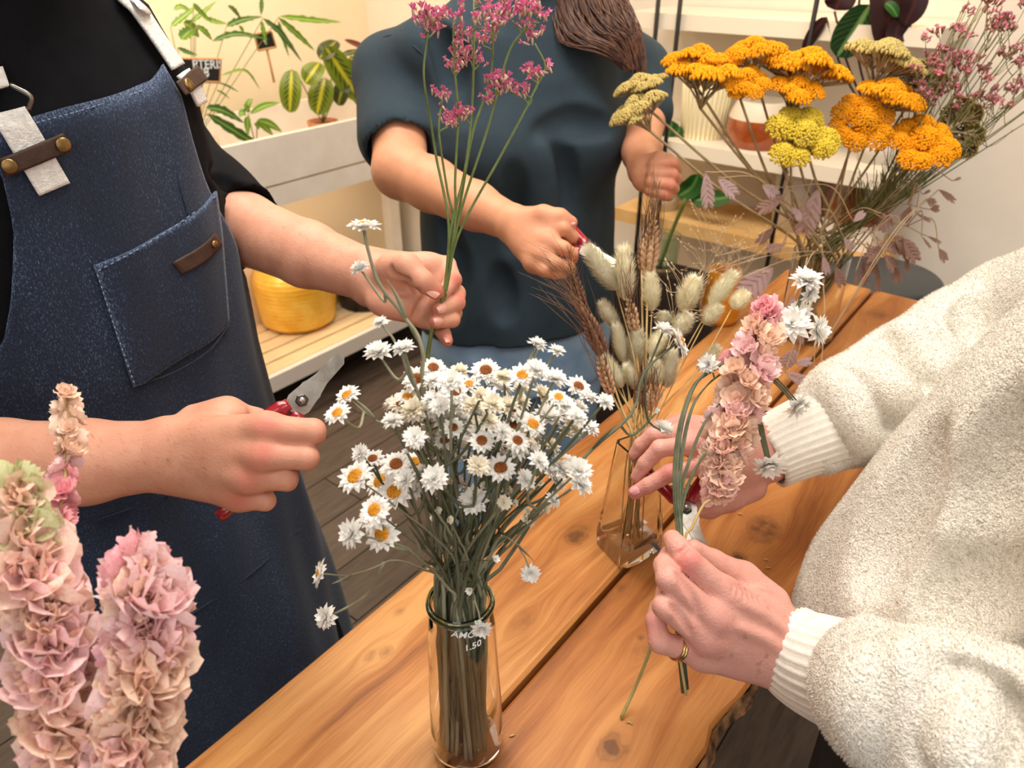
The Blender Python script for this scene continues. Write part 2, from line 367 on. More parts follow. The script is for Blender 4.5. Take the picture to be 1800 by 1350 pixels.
o_ = np.argsort(lxs); lxs, lns = lxs[o_], lns[o_]
def live(x): return float(np.interp(x, lxs, lns)) + .003*math.sin(x*31)+.002*math.sin(x*73+1)+.001*math.sin(x*157)
board('plank', GAPN+GW, RN, m_wr, live)
mb = MB()                                    # waney bark strip along the live edge
for i in range(160):
    x0 = NEAR+(FAR-NEAR)*i/160; x1 = NEAR+(FAR-NEAR)*(i+1)/160
    for j, (dz0, dz1, dn0, dn1) in enumerate([(-.002, -.02, .001, .007), (-.02, -.05, .007, -.012)]):
        a = lambda x, dz, dn: W(x, live(x)+dn+.0012*math.sin(x*97+dz*900), TZ+dz)
        mb.add([a(x0, dz0, dn0), a(x1, dz0, dn0), a(x1, dz1, dn1), a(x0, dz1, dn1)], [(0, 1, 2, 3)])
mb.obj('bark_edge', m_bark, table)
m_leg = mat('table_leg_wood', srgb(120, 78, 42), .6, srgb(150, 100, 58), 20)
for t in (NEAR+.08, FAR-.08):
    for n in (LN+.05, RN-.05):
        slab('leg', W(t, n, (TZ-TH)/2), T*.03, N*.03, Vector((0, 0, (TZ-TH)/2)), m_leg, None, table)

# ------------------------------------------------------------------ left staging shelf (against the left wall)
SN = W(0, 0).dot(N) + PL(427, 688, Vector((0, 0, 1)), .2).dot(N)      # front plane of the staging
zc1 = PL(424, 253, N, SN).z; zc0 = PL(450, 333, N, SN).z; zb0 = PL(493, 362, N, SN).z
print('staging n', SN, 'z', zc1, zc0, zb0)
st = empty('staging_bench', W(1.0, SN-.2, 0)); tag(st, 'white painted two-tier staging bench with slatted lower shelf beside the man', 'shelf')
S0, S1 = -.6, 2.30; sc_, sh_ = (S0+S1)/2, (S1-S0)/2; SD = .42
slab('front_rail', W(sc_, SN-.012, (zb0+zc0-.008)/2), T*sh_, N*.012, Vector((0, 0, (zc0-.008-zb0)/2)), m_white, None, st)
slab('shelf_top', W(sc_, SN-SD/2-.012, zc0-.02), T*sh_, N*(SD/2-.012), Vector((0, 0, .012)), m_white, None, st)
slab('back_panel', W(sc_, SN-SD+.02, .5), T*sh_, N*.008, Vector((0, 0, .3)), mat('beige_panel', srgb(212, 190, 158), .7), None, st)
m_slat = mat('pale_pine_slat', srgb(235, 208, 165), .6, srgb(222, 190, 142), 8, stretch=(1, 12, 1))
m_fas = mat('white_fascia', srgb(228, 220, 212), .5)
slab('front_rail', W(sc_, SN-.01, .2-.03), T*sh_, N*.011, Vector((0, 0, .03)), m_fas, None, st)
for k in range(5):
    o = bevel_box('slat', (0, 0, 0), (sh_, 0, 0), (0, .033, 0), (0, 0, .009), m_slat, None, .003, 1)
    o.matrix_basis = Matrix.Translation(W(sc_, SN-.06-k*.078, .2-.009)) @ Mrot; o.parent = st; o.matrix_parent_inverse = st.matrix_basis.inverted()
slab('under_rail', W(sc_, SN-.2, .165), T*sh_, N*.19, Vector((0, 0, .012)), mat('grey_rail_wood', srgb(150, 138, 124), .7), None, st)  # board under the slats in one even grey wood tone
for t in (-.3, 2.24):
    for n in (SN-.05, SN-SD+.05): slab('leg', W(t, n, zb0/2), T*.03, N*.025, Vector((0, 0, zb0/2)), m_white, None, st)
# crate standing on it
cr = empty('planter_box', W(1.0, SN-.2, zc0)); tag(cr, 'long shallow white wooden planter tray on the staging bench', 'planter')
slab('front_board', W(sc_, SN-.010, (zc0+zc1)/2), T*sh_, N*.011, Vector((0, 0, (zc1-zc0)/2)), m_white, None, cr)
slab('back_board', W(sc_, SN-SD+.03, (zc0+zc1)/2+.01), T*sh_, N*.009, Vector((0, 0, (zc1-zc0)/2)), m_white, None, cr)
slab('tray_base', W(sc_, SN-SD/2, zc0+.012), T*sh_, N*(SD/2-.03), Vector((0, 0, .01)), m_white, None, cr)
for t in (S0+.01, S1-.01): slab('end_board', W(t, SN-SD/2, (zc0+zc1)/2), T*.009, N*(SD/2-.03), Vector((0, 0, (zc1-zc0)/2)), m_white, None, cr)
# warm strip lamps of the plant display (lamps the shop has over its shelves)
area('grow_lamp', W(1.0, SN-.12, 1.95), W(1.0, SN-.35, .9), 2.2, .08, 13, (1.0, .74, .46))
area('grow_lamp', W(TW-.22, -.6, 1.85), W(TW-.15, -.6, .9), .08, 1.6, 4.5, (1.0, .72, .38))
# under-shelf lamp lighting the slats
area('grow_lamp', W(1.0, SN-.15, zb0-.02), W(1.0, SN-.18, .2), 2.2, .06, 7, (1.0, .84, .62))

# ------------------------------------------------------------------ leaves
def leafmat(name, base, rib, dark=None, rough=.4, striped=0, freq=9):
    m, nt, b = newmat(name); L = nt.links.new
    au = nd(nt, 'ShaderNodeAttribute', attribute_name='lu'); av = nd(nt, 'ShaderNodeAttribute', attribute_name='lv')
    ab = nd(nt, 'ShaderNodeMath', operation='ABSOLUTE'); L(au.outputs['Fac'], ab.inputs[0])
    rp = nd(nt, 'ShaderNodeValToRGB'); e = rp.color_ramp.elements; e[0].position = .06; e[0].color = c4(rib); e[1].position = .22; e[1].color = c4(base); L(ab.outputs[0], rp.inputs[0]); out = rp.outputs[0]
    if dark:
        # herring-bone stripes along the lateral veins
        s = nd(nt, 'ShaderNodeMath', operation='MULTIPLY_ADD'); L(ab.outputs[0], s.inputs[0]); s.inputs[1].default_value = -.35; L(av.outputs['Fac'], s.inputs[2])
        sn = nd(nt, 'ShaderNodeMath', operation='MULTIPLY'); L(s.outputs[0], sn.inputs[0]); sn.inputs[1].default_value = freq*6.283
        si = nd(nt, 'ShaderNodeMath', operation='SINE'); L(sn.outputs[0], si.inputs[0])
        mr = nd(nt, 'ShaderNodeMapRange'); mr.inputs[1].default_value = -.1; mr.inputs[2].default_value = .7; L(si.outputs[0], mr.inputs[0])
        w2 = nd(nt, 'ShaderNodeMapRange'); w2.inputs[1].default_value = .14; w2.inputs[2].default_value = .24; L(ab.outputs[0], w2.inputs[0])
        w3 = nd(nt, 'ShaderNodeMapRange'); w3.inputs[1].default_value = .62+striped; w3.inputs[2].default_value = .5+striped; L(ab.outputs[0], w3.inputs[0])
        m1 = nd(nt, 'ShaderNodeMath', operation='MULTIPLY'); L(mr.outputs[0], m1.inputs[0]); L(w2.outputs[0], m1.inputs[1])
        m2 = nd(nt, 'ShaderNodeMath', operation='MULTIPLY'); L(m1.outputs[0], m2.inputs[0]); L(w3.outputs[0], m2.inputs[1])
        mx = nd(nt, 'ShaderNodeMix', data_type='RGBA'); L(m2.outputs[0], mx.inputs[0]); L(out, mx.inputs[6]); mx.inputs[7].default_value = c4(dark); out = mx.outputs[2]
    L(out, b.inputs['Base Color']); b.inputs['Roughness'].default_value = rough
    tr = nd(nt, 'ShaderNodeBsdfTranslucent'); L(out, tr.inputs[0]); ms = nd(nt, 'ShaderNodeMixShader'); ms.inputs[0].default_value = .25
    L(b.outputs[0], ms.inputs[1]); L(tr.outputs[0], ms.inputs[2]); L(ms.outputs[0], nt.nodes['Material Output'].inputs['Surface']); return m
def leaf(pts, wid, m, parent=None, face=None, shape='blade', wave=0, fold=.25, name='leaf', n=14):
    """leaf along a path; wid = half width in metres; face = direction the blade faces"""
    c = bez(pts, n); k = len(c); face = Vector(face or -FW); V = []; lu = []; lv = []; cols = 7
    for i, p in enumerate(c):
        v = i/(k-1); t = (c[min(i+1, k-1)]-c[max(i-1, 0)]).normalized(); s = t.cross(face); s = s.normalized() if s.length > 1e-5 else t.orthogonal().normalized(); up = s.cross(t)
        if shape == 'blade': w_ = math.sin(math.pi*min(1, v*1.0)**.75)**.8
        elif shape == 'oval': w_ = math.sqrt(max(0, 1-(2*v-1)**2))**.9
        else: w_ = math.sin(math.pi*v**.6)
        w_ = max(w_, .03)*wid
        for j in range(cols):
            u = (j/(cols-1))*2-1; ww = w_*(1+wave*math.sin(v*55+j)*.5*abs(u))
            V.append(p + s*(u*ww) + up*(fold*abs(u)*w_ + wave*.4*w_*math.sin(v*40)*u*u)); lu.append(u); lv.append(v)
    F = [(i*cols+j, i*cols+j+1, (i+1)*cols+j+1, (i+1)*cols+j) for i in range(k-1) for j in range(cols-1)]
    me = bpy.data.meshes.new(name); me.from_pydata(V, [], F); me.materials.append(m); me.polygons.foreach_set('use_smooth', [True]*len(F))
    for an, q in (('lu', lu), ('lv', lv)): me.attributes.new(an, 'FLOAT', 'POINT').data.foreach_set('value', q)
    return link(name, me, parent)
m_pter = leafmat('pteris_green', srgb(96, 140, 38), srgb(176, 196, 96)); m_pterd = leafmat('pteris_dark', srgb(52, 96, 36), srgb(138, 170, 88))
m_mar = leafmat('maranta_leaf', srgb(112, 132, 34), srgb(196, 190, 46), srgb(36, 42, 16), .35, 0, 8)
m_mard = leafmat('maranta_dark_leaf', srgb(74, 84, 36), srgb(150, 150, 60), srgb(34, 34, 20), .35, .3, 11)
m_stemg = mat('plant_stem', srgb(120, 120, 60), .6)
m_terra = mat('terracotta', srgb(196, 128, 94), .75, srgb(178, 112, 80), 12)
m_clear = mat('clear_liner_pot', srgb(205, 180, 160), .35)
def pot(root, c, r, h, m, name='pot', taper=.8, wall=.006):
    mb = MB(); mb.lathe([(r*taper-.01, .004), (r*taper, 0), (r, h), (r-wall, h), (r*taper-wall, wall*2), (0.0005, wall*2)], 36, c); mb.obj(name, m, root)
    mb = MB(); mb.lathe([(r-wall, h*.86), (r*.4, h*.89), (.0005, h*.9)], 20, c); return mb.obj('soil', mat('potting_soil', srgb(52, 38, 28), .95, srgb(78, 58, 42), 90, bump=.6), root)
def on(px, py, z, n): # a point on the staging plane
    return PL(px, py, N, n)
PN = SN-.16
# fern with long wavy blades
bz = zc0+.024
pb = W(PL(330, 200, N, PN).dot(T), PN, bz)
fern = empty('pteris_fern', pb); tag(fern, 'ribbon fern with long wavy light green blades behind the PTERIS price board', 'plant')
pot(fern, pb, .075, .12, m_clear)
fl_ = [((491, 29), (551, 36), (600, 39), 7, 0), ((489, 31), (522, 60), (553, 89), 6, 0), ((462, 32), (495, 60), (531, 109), 5.5, 1), ((489, 36), (498, 67), (508, 100), 3.5, 1),
 ((460, 36), (464, 58), (469, 80), 4, 0), ((460, -5), (460, 12), (459, 27), 4, 1), ((398, 47), (424, 36), (462, 29), 7, 1), ((373, 73), (415, 60), (473, 69), 6, 1),
 ((335, 40), (355, 24), (380, 2), 5, 0), ((318, 70), (330, 58), (344, 50), 11, 0), ((344, 45), (360, 55), (373, 71), 5, 0), ((306, 18), (318, 12), (338, 20), 5, 0), ((300, 48), (322, 30), (350, 8), 6, 0),
 ((362, 189), (393, 195), (429, 216), 8, 1), ((364, 200), (420, 235), (484, 275), 9, 1), ((398, 258), (406, 266), (415, 276), 6, 1), ((348, 160), (353, 146), (360, 133), 6, 1),
 ((387, 133), (431, 124), (458, 158), 2.5, 0), ((384, 145), (402, 152), (420, 162), 2, 1), ((380, 158), (392, 164), (404, 174), 2, 0), ((340, 5), (352, 20), (372, 38), 4, 0), ((400, 10), (412, 18), (424, 34), 4, 1),
 ((312, 84), (330, 92), (348, 97), 4, 1), ((420, 45), (426, 52), (428, 62), 3, 0), ((355, 30), (378, 38), (400, 42), 5, 0), ((322, 40), (336, 48), (350, 66), 9, 0)]
hub = PL(352, 120, N, PN)
for i, (a, b, c, w_, k) in enumerate(fl_):
    n_ = PN + random.uniform(-.05, .05); A, B, C_ = [PL(q[0], q[1], N, n_) for q in (a, b, c)]
    leaf([A, B, C_], w_*2.3/1300, (m_pter, m_pterd)[k], fern, wave=.35)
mb = MB()
for i in range(12):
    a = fl_[i*2][0]; e = PL(a[0], a[1], N, PN); mb.tube(bez([pb+Vector((0, 0, .11)), (pb+e)/2+Vector((0, 0, .06)), e], 8), .0013, 4)
mb.obj('stems', m_stemg, fern)
# small bushy plant
pb2 = W(PL(440, 235, N, PN).dot(T), PN+.02, bz); sp_ = empty('young_foliage_plant', pb2); tag(sp_, 'small young plant with broad bright green leaves at the tray edge', 'plant'); pot(sp_, pb2, .04, .07, m_clear)
for a, c, w_ in [((433, 196), (444, 174), 6), ((432, 200), (421, 206), 7), ((440, 200), (493, 181), 7), ((436, 204), (436, 240), 6.5), ((452, 212), (496, 232), 8), ((452, 217), (480, 238), 7), ((450, 214), (455, 228), 6), ((438, 198), (428, 186), 5)]:
    A = PL(*a, N, PN+.03); C_ = PL(*c, N, PN+.03); leaf([A, (A+C_)/2+Vector((0, 0, .008)), C_], w_*2.2/1300, m_pter, sp_)
mb = MB(); top = PL(436, 200, N, PN+.03)
mb.tube(bez([pb2+Vector((0, 0, .06)), top], 6), .002, 5); mb.tube(bez([pb2+Vector((0, 0, .06)), PL(452, 214, N, PN+.03)], 6), .002, 5); mb.obj('stems', m_stemg, sp_)
# maranta
pb3 = W(PL(566, 205, N, PN).dot(T), PN, bz); ma = empty('maranta_plant', pb3); tag(ma, 'prayer plant with oval patterned leaves and yellow midribs in a terracotta pot', 'plant'); pot(ma, pb3, .055, .10, m_terra)
pot2 = None
for (cx, cy, dx, dy, L_, w_, k) in [(576, 87, 14, -14, 22, 17, 1), (511, 160, -1, 20, 38, 20, 0), (564, 169, -4, 18, 33, 24, 0), (549, 128, -10, 14, 22, 20, 0), (602, 128, 22, 34, 56, 24, 0), (600, 162, -4, 16, 24, 16, 1), (636, 128, 16, 22, 36, 17, 0), (633, 166, 8, 16, 24, 18, 0), (655, 150, 8, 18, 30, 18, 0), (618, 92, 16, -4, 18, 6, 1)]:
    q = math.hypot(dx, dy); dx, dy = dx/q*L_, dy/q*L_; n_ = PN+.03+random.uniform(-.02, .05)
    A = PL(cx-dx, cy-dy, N, n_); B = PL(cx, cy, N, n_+.015); C_ = PL(cx+dx, cy+dy, N, n_)
    leaf([A, B, C_], w_*2.4/1300, (m_mar, m_mard)[k], ma, shape='oval', fold=.12)
mb = MB()
for q in [(560, 140), (520, 125), (590, 100), (610, 120), (576, 150)]: mb.tube(bez([pb3+Vector((0, 0, .09)), PL(*q, N, PN+.02)], 6), .0022, 5)
mb.obj('stems', m_stemg, ma)
m_redleaf = leafmat('maroon_underside', srgb(110, 44, 36), srgb(150, 80, 60))
cr2 = PL(625, 92, N, PN); leaf([PL(605, 70, N, PN), PL(635, 82, N, PN), PL(655, 95, N, PN)], .012, m_redleaf, ma); leaf([PL(632, 112, N, PN), PL(645, 104, N, PN), PL(660, 98, N, PN)], .016, m_redleaf, ma)
# second terracotta pot half behind it
# price boards
m_chalk = mat('chalkboard_black', srgb(26, 26, 28), .6); m_wfr = mat('thin_wood_frame', srgb(190, 140, 90), .6); m_ink = mat('white_chalk_ink', (.86, .86, .84), .7)
def text_mesh(body, size, m, extr=.0004, shear=0.0):
    cu = bpy.data.curves.new('txt', 'FONT'); cu.body = body; cu.size = size; cu.extrude = extr; cu.offset = size*.012; cu.shear = shear; cu.resolution_u = 3
    o = bpy.data.objects.new('txt', cu); COL.objects.link(o); dg = bpy.context.evaluated_depsgraph_get(); dg.update()
    me = bpy.data.meshes.new_from_object(o.evaluated_get(dg)); bpy.data.objects.remove(o); bpy.data.curves.remove(cu); me.materials.clear(); me.materials.append(m); return me
def price_board(corn, nplane, label, lines, stick=None):
    A, B, C_, D = [PL(*q, N, nplane) for q in corn]        # TL TR BR BL
    r = empty('price_board', D); tag(r, label, 'sign'); mb = MB(); fv = (B-A).cross(D-A).normalized(); fv = -fv if fv.dot(FW) > 0 else fv
    e = .0025; mb.add([A, B, C_, D, A-fv*.004, B-fv*.004, C_-fv*.004, D-fv*.004], [(0, 1, 2, 3), (7, 6, 5, 4), (0, 4, 5, 1), (1, 5, 6, 2), (2, 6, 7, 3), (3, 7, 4, 0)]); mb.obj('panel', m_chalk, r, False)
    mb = MB()
    for p, q in ((A, B), (B, C_), (C_, D), (D, A)): mb.tube([p, q], .0035, 4)
    mb.obj('frame', m_wfr, r, False)
    ex = (B-A).normalized(); ey = fv.cross(ex)
    for (txt, u, v, sz) in lines:
        me = text_mesh(txt, sz, m_ink); o = A+(B-A)*u+(D-A)*v+fv*.0015
        M = Matrix((( ex.x, ey.x, fv.x, o.x), (ex.y, ey.y, fv.y, o.y), (ex.z, ey.z, fv.z, o.z), (0, 0, 0, 1))); link('lettering', me, r, M)
    if stick:
        mb = MB(); mb.tube([PL(*stick[0], N, nplane-.004), PL(*stick[1], N, nplane-.004)], .004, 6); mb.obj('stick', m_wfr, r)
    return r
price_board([(318, 103), (388, 104), (386, 145), (318, 142)], PN+.10, 'black chalk price board lettered PTERIS 48', [('PTERIS', .28, .44, .034), ('48', .42, .82, .036)], ((352, 140), (352, 230)))
price_board([(447, 61), (477, 55), (485, 83), (454, 89)], PN-.05, 'small black chalk tag on a thin wooden stick', [('v', .4, .7, .03)], ((469, 86), (482, 145)))
# yellow pot on the slats
m_yel = mat('yellow_glaze', srgb(228, 168, 44), .32, srgb(244, 196, 82), 14, coat=.4)
c = PL(517, 583, Vector((0, 0, 1)), .2); c = c + FW.cross(RT)*0; c = Vector((c.x, c.y+.10, .2)); rr = 66/1300*(c-CAM).dot(FW)
yp = empty('yellow_pot', c); tag(yp, 'squat yellow glazed pot with woven relief on the slatted shelf', 'pot')
mb = MB(); prof = [(.01, 0), (rr*.82, 0), (rr*.93, .02)]; hh = .255
for i in range(40): z = .02+(hh-.02)*i/39; prof.append((rr*(.93+.10*math.sin(math.pi*min(1, z/hh)*.72)-.18*max(0, (z/hh-.72)/.28)**2) + .0016*math.sin(i*2.2), z))
prof += [(prof[-1][0]-.012, hh), (prof[-1][0]-.016, hh-.06), (.01, .03)]
mb.lathe(prof, 56, c); mb.obj('pot_body', m_yel, yp)
# dark pot and pale crate further along the lower shelf
c = W(PL(640, 440, N, SN-.2).dot(T), SN-.22, .2); dk = empty('dark_bowl_planter', c); tag(dk, 'wide black bowl planter at the end of the slatted shelf', 'pot'); pot(dk, c, .14, .16, mat('black_plastic', srgb(30, 28, 27), .4))
c = W(PL(412, 600, N, SN-.1).dot(T)-.03, SN-.12, .2); op = empty('orange_pot', c); tag(op, 'terracotta orange pot half hidden behind the man on the slatted shelf', 'pot'); pot(op, c, .085, .2, m_terra)

# ------------------------------------------------------------------ right shelving against the far wall
BF = TW-.29
z1 = PL(1200, 252, T, BF).z; z2 = PL(1115, 373, T, BF).z; z3 = PL(1250, 34, T, BF).z
rs = empty('wall_shelf_unit', W(BF+.14, -.2, 0)); tag(rs, 'cream wall shelf unit with thin black rods behind the woman in the dark t-shirt', 'shelf')
m_shelf = mat('cream_shelf_board', srgb(236, 224, 204), .55); m_pine = mat('pine_shelf_board', srgb(226, 186, 126), .55, srgb(206, 160, 98), 7, stretch=(1, 1, 1)); m_rod = mat('black_steel_rod', srgb(30, 26, 24), .4)
n_l, n_r = PL(1085, 300, T, BF).dot(N), PL(1590, 300, T, BF).dot(N); nc, nh = (n_l+n_r)/2, (n_r-n_l)/2
slab('shelf_board', W(BF+.14, nc, z1-.02), N*nh, T*.14, Vector((0, 0, .02)), m_shelf, None, rs)
slab('shelf_board', W(BF+.14, nc, z2-.02), N*nh, T*.14, Vector((0, 0, .02)), m_pine, None, rs)
slab('shelf_board', W(BF+.14, nc, z3-.012), N*nh, T*.14, Vector((0, 0, .02)), m_shelf, None, rs)
slab('shelf_board', W(BF+.14, nc, .38), N*nh, T*.14, Vector((0, 0, .02)), m_shelf, None, rs)
for px, py in ((1152, 60), (1190, 60), (1425, 60)):
    q = PL(px, py, T, BF-.012); mb = MB(); mb.tube([Vector((q.x, q.y, .0)), Vector((q.x, q.y, 2.1))], .0065, 8); mb.obj('rod', m_rod, rs)
def shelf_at(px, z, t): # shelf position for a pixel column
    r = ray(px, 300); k = t/(Vector((r.x, r.y, 0)).dot(T)); return Vector((r.x*k, r.y*k, z))
def lathe_thing(name, label, cat, c, prof, m, n=40, part='pot_body', extra=None):
    r = empty(name, c); tag(r, label, cat); mb = MB(); mb.lathe(prof, n, c)
    if extra: extra(mb)
    (mb.glassobj if 'glass' in m.name else mb.obj)(part, m, r); return r
c = shelf_at(1226, z1, BF+.12); h_ = .155; r_ = .073
rp = lathe_thing('ribbed_pot', 'tall cream ribbed pot on the middle wall shelf', 'pot', c, [(.01, .0), (r_*.86, 0)]+[(r_*(.86+.14*i/10), h_*i/10) for i in range(11)]+[(r_-.007, h_), (r_*.8, .02), (.005, .018)], mat('cream_ceramic', srgb(238, 226, 186), .5))
for i in range(60):
    a = i*math.tau/60
    if i % 2: continue
    mb = MB(); d = Vector((math.cos(a), math.sin(a), 0)); mb.tube([c+d*r_*.865+Vector((0, 0, .003)), c+d*(r_*1.0)+Vector((0, 0, h_-.004))], .0028, 5); mb.obj('rib', MATS['cream_ceramic'], rp)
c = shelf_at(1322, z1, BF+.12); h_ = .125; r_ = .088
def dip(c, h_, r_, name, label, top, bot, split):
    r = empty(name, c); tag(r, label, 'pot'); f = lambda z: r_*(.78+.3*math.sin(math.pi*min(1, (z/h_)*.62+.2))-.16*(z/h_)**2)
    mb = MB(); mb.lathe([(.005, 0)]+[(f(h_*split*i/12), h_*split*i/12) for i in range(13)], 40, c); mb.obj('glazed_base', bot, r)
    mb = MB(); mb.lathe([(f(h_*(split+(1-split)*i/8))+.0005, h_*(split+(1-split)*i/8)) for i in range(9)]+[(f(h_)-.007, h_), (f(h_)-.008, h_*.4), (.005, .02)], 40, c); mb.obj('upper_band', top, r)
dip(c, h_, r_, 'dipped_pot', 'rounded pot with cream top and glossy terracotta base on the wall shelf', mat('pale_stoneware', srgb(226, 212, 190), .4), mat('rust_glaze', srgb(168, 84, 34), .15, srgb(140, 62, 22), 20, coat=.8), .62)
c = shelf_at(1524, z2, BF+.15); ri = slab('pot_riser', c+Vector((0, 0, .0355)), N*.075, T*.075, Vector((0, 0, .035)), m_white, None); tag(ri, 'white block raising the chestnut brown pot on the pine shelf', 'block'); c.z += .071; dip(c, .16, .090, 'brown_glazed_pot', 'round glossy chestnut brown glazed pot on the pine shelf', mat('chestnut_glaze', srgb(142, 62, 28), .12, srgb(112, 44, 18), 14, coat=1), MATS['chestnut_glaze'], .5)
c = shelf_at(1408, z2, BF+.17); h_ = .21
lathe_thing('white_pail', 'plain white pail on the pine shelf behind the yarrow', 'pot', c, [(.01, 0), (.055, 0), (.07, h_), (.066, h_), (.05, .01), (.005, .01)], mat('white_enamel', srgb(226, 222, 214), .4))
# green plants
m_dkg = leafmat('deep_green_leaf', srgb(38, 88, 30), srgb(96, 142, 72)); m_wine = leafmat('wine_underside', srgb(48, 20, 22), srgb(74, 34, 34), None, .45); m_cal = leafmat('calathea_leaf', srgb(40, 78, 40), srgb(120, 160, 96), srgb(22, 46, 26), .35, .4, 8)
pl = empty('leafy_shelf_plant', shelf_at(1175, z2, BF+.1)); tag(pl, 'broad mid-green leafy plant beside the cream ribbed pot', 'plant'); pot(pl, shelf_at(1175, z2, BF+.1), .05, .08, MATS['white_enamel'])
for a, b, c_, w_ in [((1165, 275), (1175, 240), (1182, 212), 20), ((1172, 270), (1160, 235), (1150, 206), 15), ((1172, 268), (1186, 246), (1196, 222), 13)]: leaf([PL(*q, T, BF+.06) for q in (a, b, c_)], w_*2.1/1300, m_dkg, pl, shape='oval', wave=.2)
for a, b, c_, w_ in [((1192, 345), (1215, 330), (1228, 306), 20), ((1215, 352), (1255, 350), (1290, 345), 16)]: leaf([PL(*q, T, BF+.02) for q in (a, b, c_)], w_*2.1/1300, m_dkg, pl, shape='oval')
mb = MB()
for q in ((1168, 262), (1205, 340), (1230, 352)): mb.tube(bez([shelf_at(1175, z2+.06, BF+.1), PL(*q, T, BF+.04)], 6), .003, 5)
mb.obj('stems', m_stemg, pl)
cp = shelf_at(1500, z3, BF+.14); ca = empty('calathea_plant', shelf_at(1535, z1, BF+.14)); tag(ca, 'tall calathea with dark wine-red leaf undersides on the wall shelf', 'plant'); pot(ca, shelf_at(1535, z1, BF+.14), .06, .09, MATS['white_enamel'])
for a, b, c_, w_, k in [((1462, -30), (1475, -5), (1468, 18), 26, 1), ((1452, 30), (1430, 58), (1412, 92), 10, 1), ((1530, 8), (1505, 50), (1470, 100), 30, 2), ((1545, -40), (1565, 20), (1560, 85), 34, 1), ((1600, -40), (1608, 0), (1590, 45), 20, 1), ((1585, 30), (1575, 60), (1578, 80), 18, 1), ((1556, 5), (1568, 14), (1578, 30), 9, 0)]:
    leaf([PL(*q, T, BF-.02+.01*k) for q in (a, b, c_)], w_*2.0/1300, (m_dkg, m_wine, m_cal)[k], ca, shape='oval', fold=.15)
mb = MB()
for a, b in [((1512, -20), (1505, 220)), ((1535, -30), (1528, 220)), ((1545, 0), (1540, 220)), ((1467, 20), (1520, 225)), ((1452, 30), (1515, 228))]: mb.tube(bez([shelf_at(1535, z1+.06, BF+.14), PL((a[0]+b[0])/2, (a[1]+b[1])/2, T, BF+.02), PL(*a, T, BF)], 10), .003, 5)
mb.obj('stems', mat('wine_stem', srgb(70, 32, 30), .5), ca)
gj = shelf_at(1592, z1, BF+.1)
# glass jar with water and a climbing stem behind the wheat, on its own small stand
c = shelf_at(1178, z2-.13, BF-.075); zz = PL(1178, 470, T, BF-.06).z; c.z = zz
m_jar = glass('green_jar_glass', (.80, .92, .84)); jr = lathe_thing('glass_jar', 'small green-tinted glass jar behind the wheat ears', 'jar', c, [(.005, 0), (.048, 0), (.052, .01), (.054, .105), (.051, .105), (.049, .012), (.005, .008)], m_jar, 36, 'jar_body')
mb = MB(); mb.tube(bez([c+Vector((0, 0, .01)), PL(1180, 410, T, BF-.06), PL(1205, 350, T, BF-.06)], 10), .006, 6)
cut_ = mb.obj('green_cutting', mat('green_cutting_stem', srgb(92, 104, 48), .5)); tag(cut_, 'thick green cutting standing in the glass jar', 'stem')
s2 = slab('display_block', Vector((c.x, c.y, zz/2)), N*.22, T*.056, Vector((0, 0, zz/2-.001)), mat('dark_display_block', srgb(44, 34, 29), .5), None); tag(s2, 'dark low display block under the glass jar', 'stand')
# dark round tray standing on the floor stool past the table end
c = G(1533, 512, .86); c = W(c.dot(T)+.10, c.dot(N), 0); tr = empty('round_stool', c); tag(tr, 'dark grey round stool top just past the table end', 'stool')
mb = MB(); mb.lathe([(.002, .84), (.115, .84), (.125, .852), (.125, .862), (.118, .868), (.002, .868)], 40, c); mb.obj('seat', mat('dark_grey_seat', srgb(66, 68, 70), .5), tr)
for k in range(3):
    a = k*2.1; mb = MB(); mb.tube([c+Vector((.06*math.cos(a), .06*math.sin(a), .84)), c+Vector((.14*math.cos(a), .14*math.sin(a), 0))], .011, 8); mb.obj('leg', m_rod, tr)
# ================================================================== PEOPLE
class Prims:
    def __init__(s, h): s.h = h; s.L = []; s.lo = np.full(3, 9.); s.hi = np.full(3, -9.)
    def _b(s, pts, r):
        for p in pts: s.lo = np.minimum(s.lo, np.array(p)-r); s.hi = np.maximum(s.hi, np.array(p)+r)
    def cone(s, a, b, ra, rb=None, k=.008, mode='add', flat=None):
        s.L.append(('cone', (a, b, ra, rb, k, mode, flat)))
        if mode == 'add': s._b((a, b), max(ra, rb or ra)+.012)
    def chain(s, pts, rad, k=.008, mode='add', flat=None):
        for i in range(len(pts)-1): s.cone(pts[i], pts[i+1], rad[i], rad[i+1], k, mode, flat)
    def ell(s, c, ax, k=.01, mode='add'):
        s.L.append(('ell', (c, ax, k, mode)))
        if mode == 'add': s._b((c,), max(Vector(a).length for a in ax)+.01)
    def stack(s, zs, cx, cy, a, b, e1, e2, k=.02, expo=2.0):
        s.L.append(('stack', (zs, cx, cy, a, b, e1, e2, k, expo))); m = max(max(a), max(b))+.02
        for x, y, z in zip(cx, cy, zs): s._b(((x, y, z),), 0.01); s.lo[:2] = np.minimum(s.lo[:2], [x-m, y-m]); s.hi[:2] = np.maximum(s.hi[:2], [x+m, y+m])
    def build(s):
        S = SDF(s.lo-.004, s.hi+.004, s.h)
        for n, a in s.L: getattr(S, n)(*a)
        return S
def sdf_hit(S, px, py, d0=.3, d1=2.2):
    r = np.array(ray(px, py)); ds = np.arange(d0, d1, S.h*.5); pts = np.array(CAM)+ds[:, None]*r
    ix = np.round((pts-S.lo)/S.h).astype(int); ok = np.all((ix >= 0) & (ix < S.n), 1)
    v = np.full(len(ds), 1.); v[ok] = S.v[tuple(ix[ok].T)]; w_ = np.argwhere(v < 0)
    return Vector(pts[w_[0, 0]]) if len(w_) else None
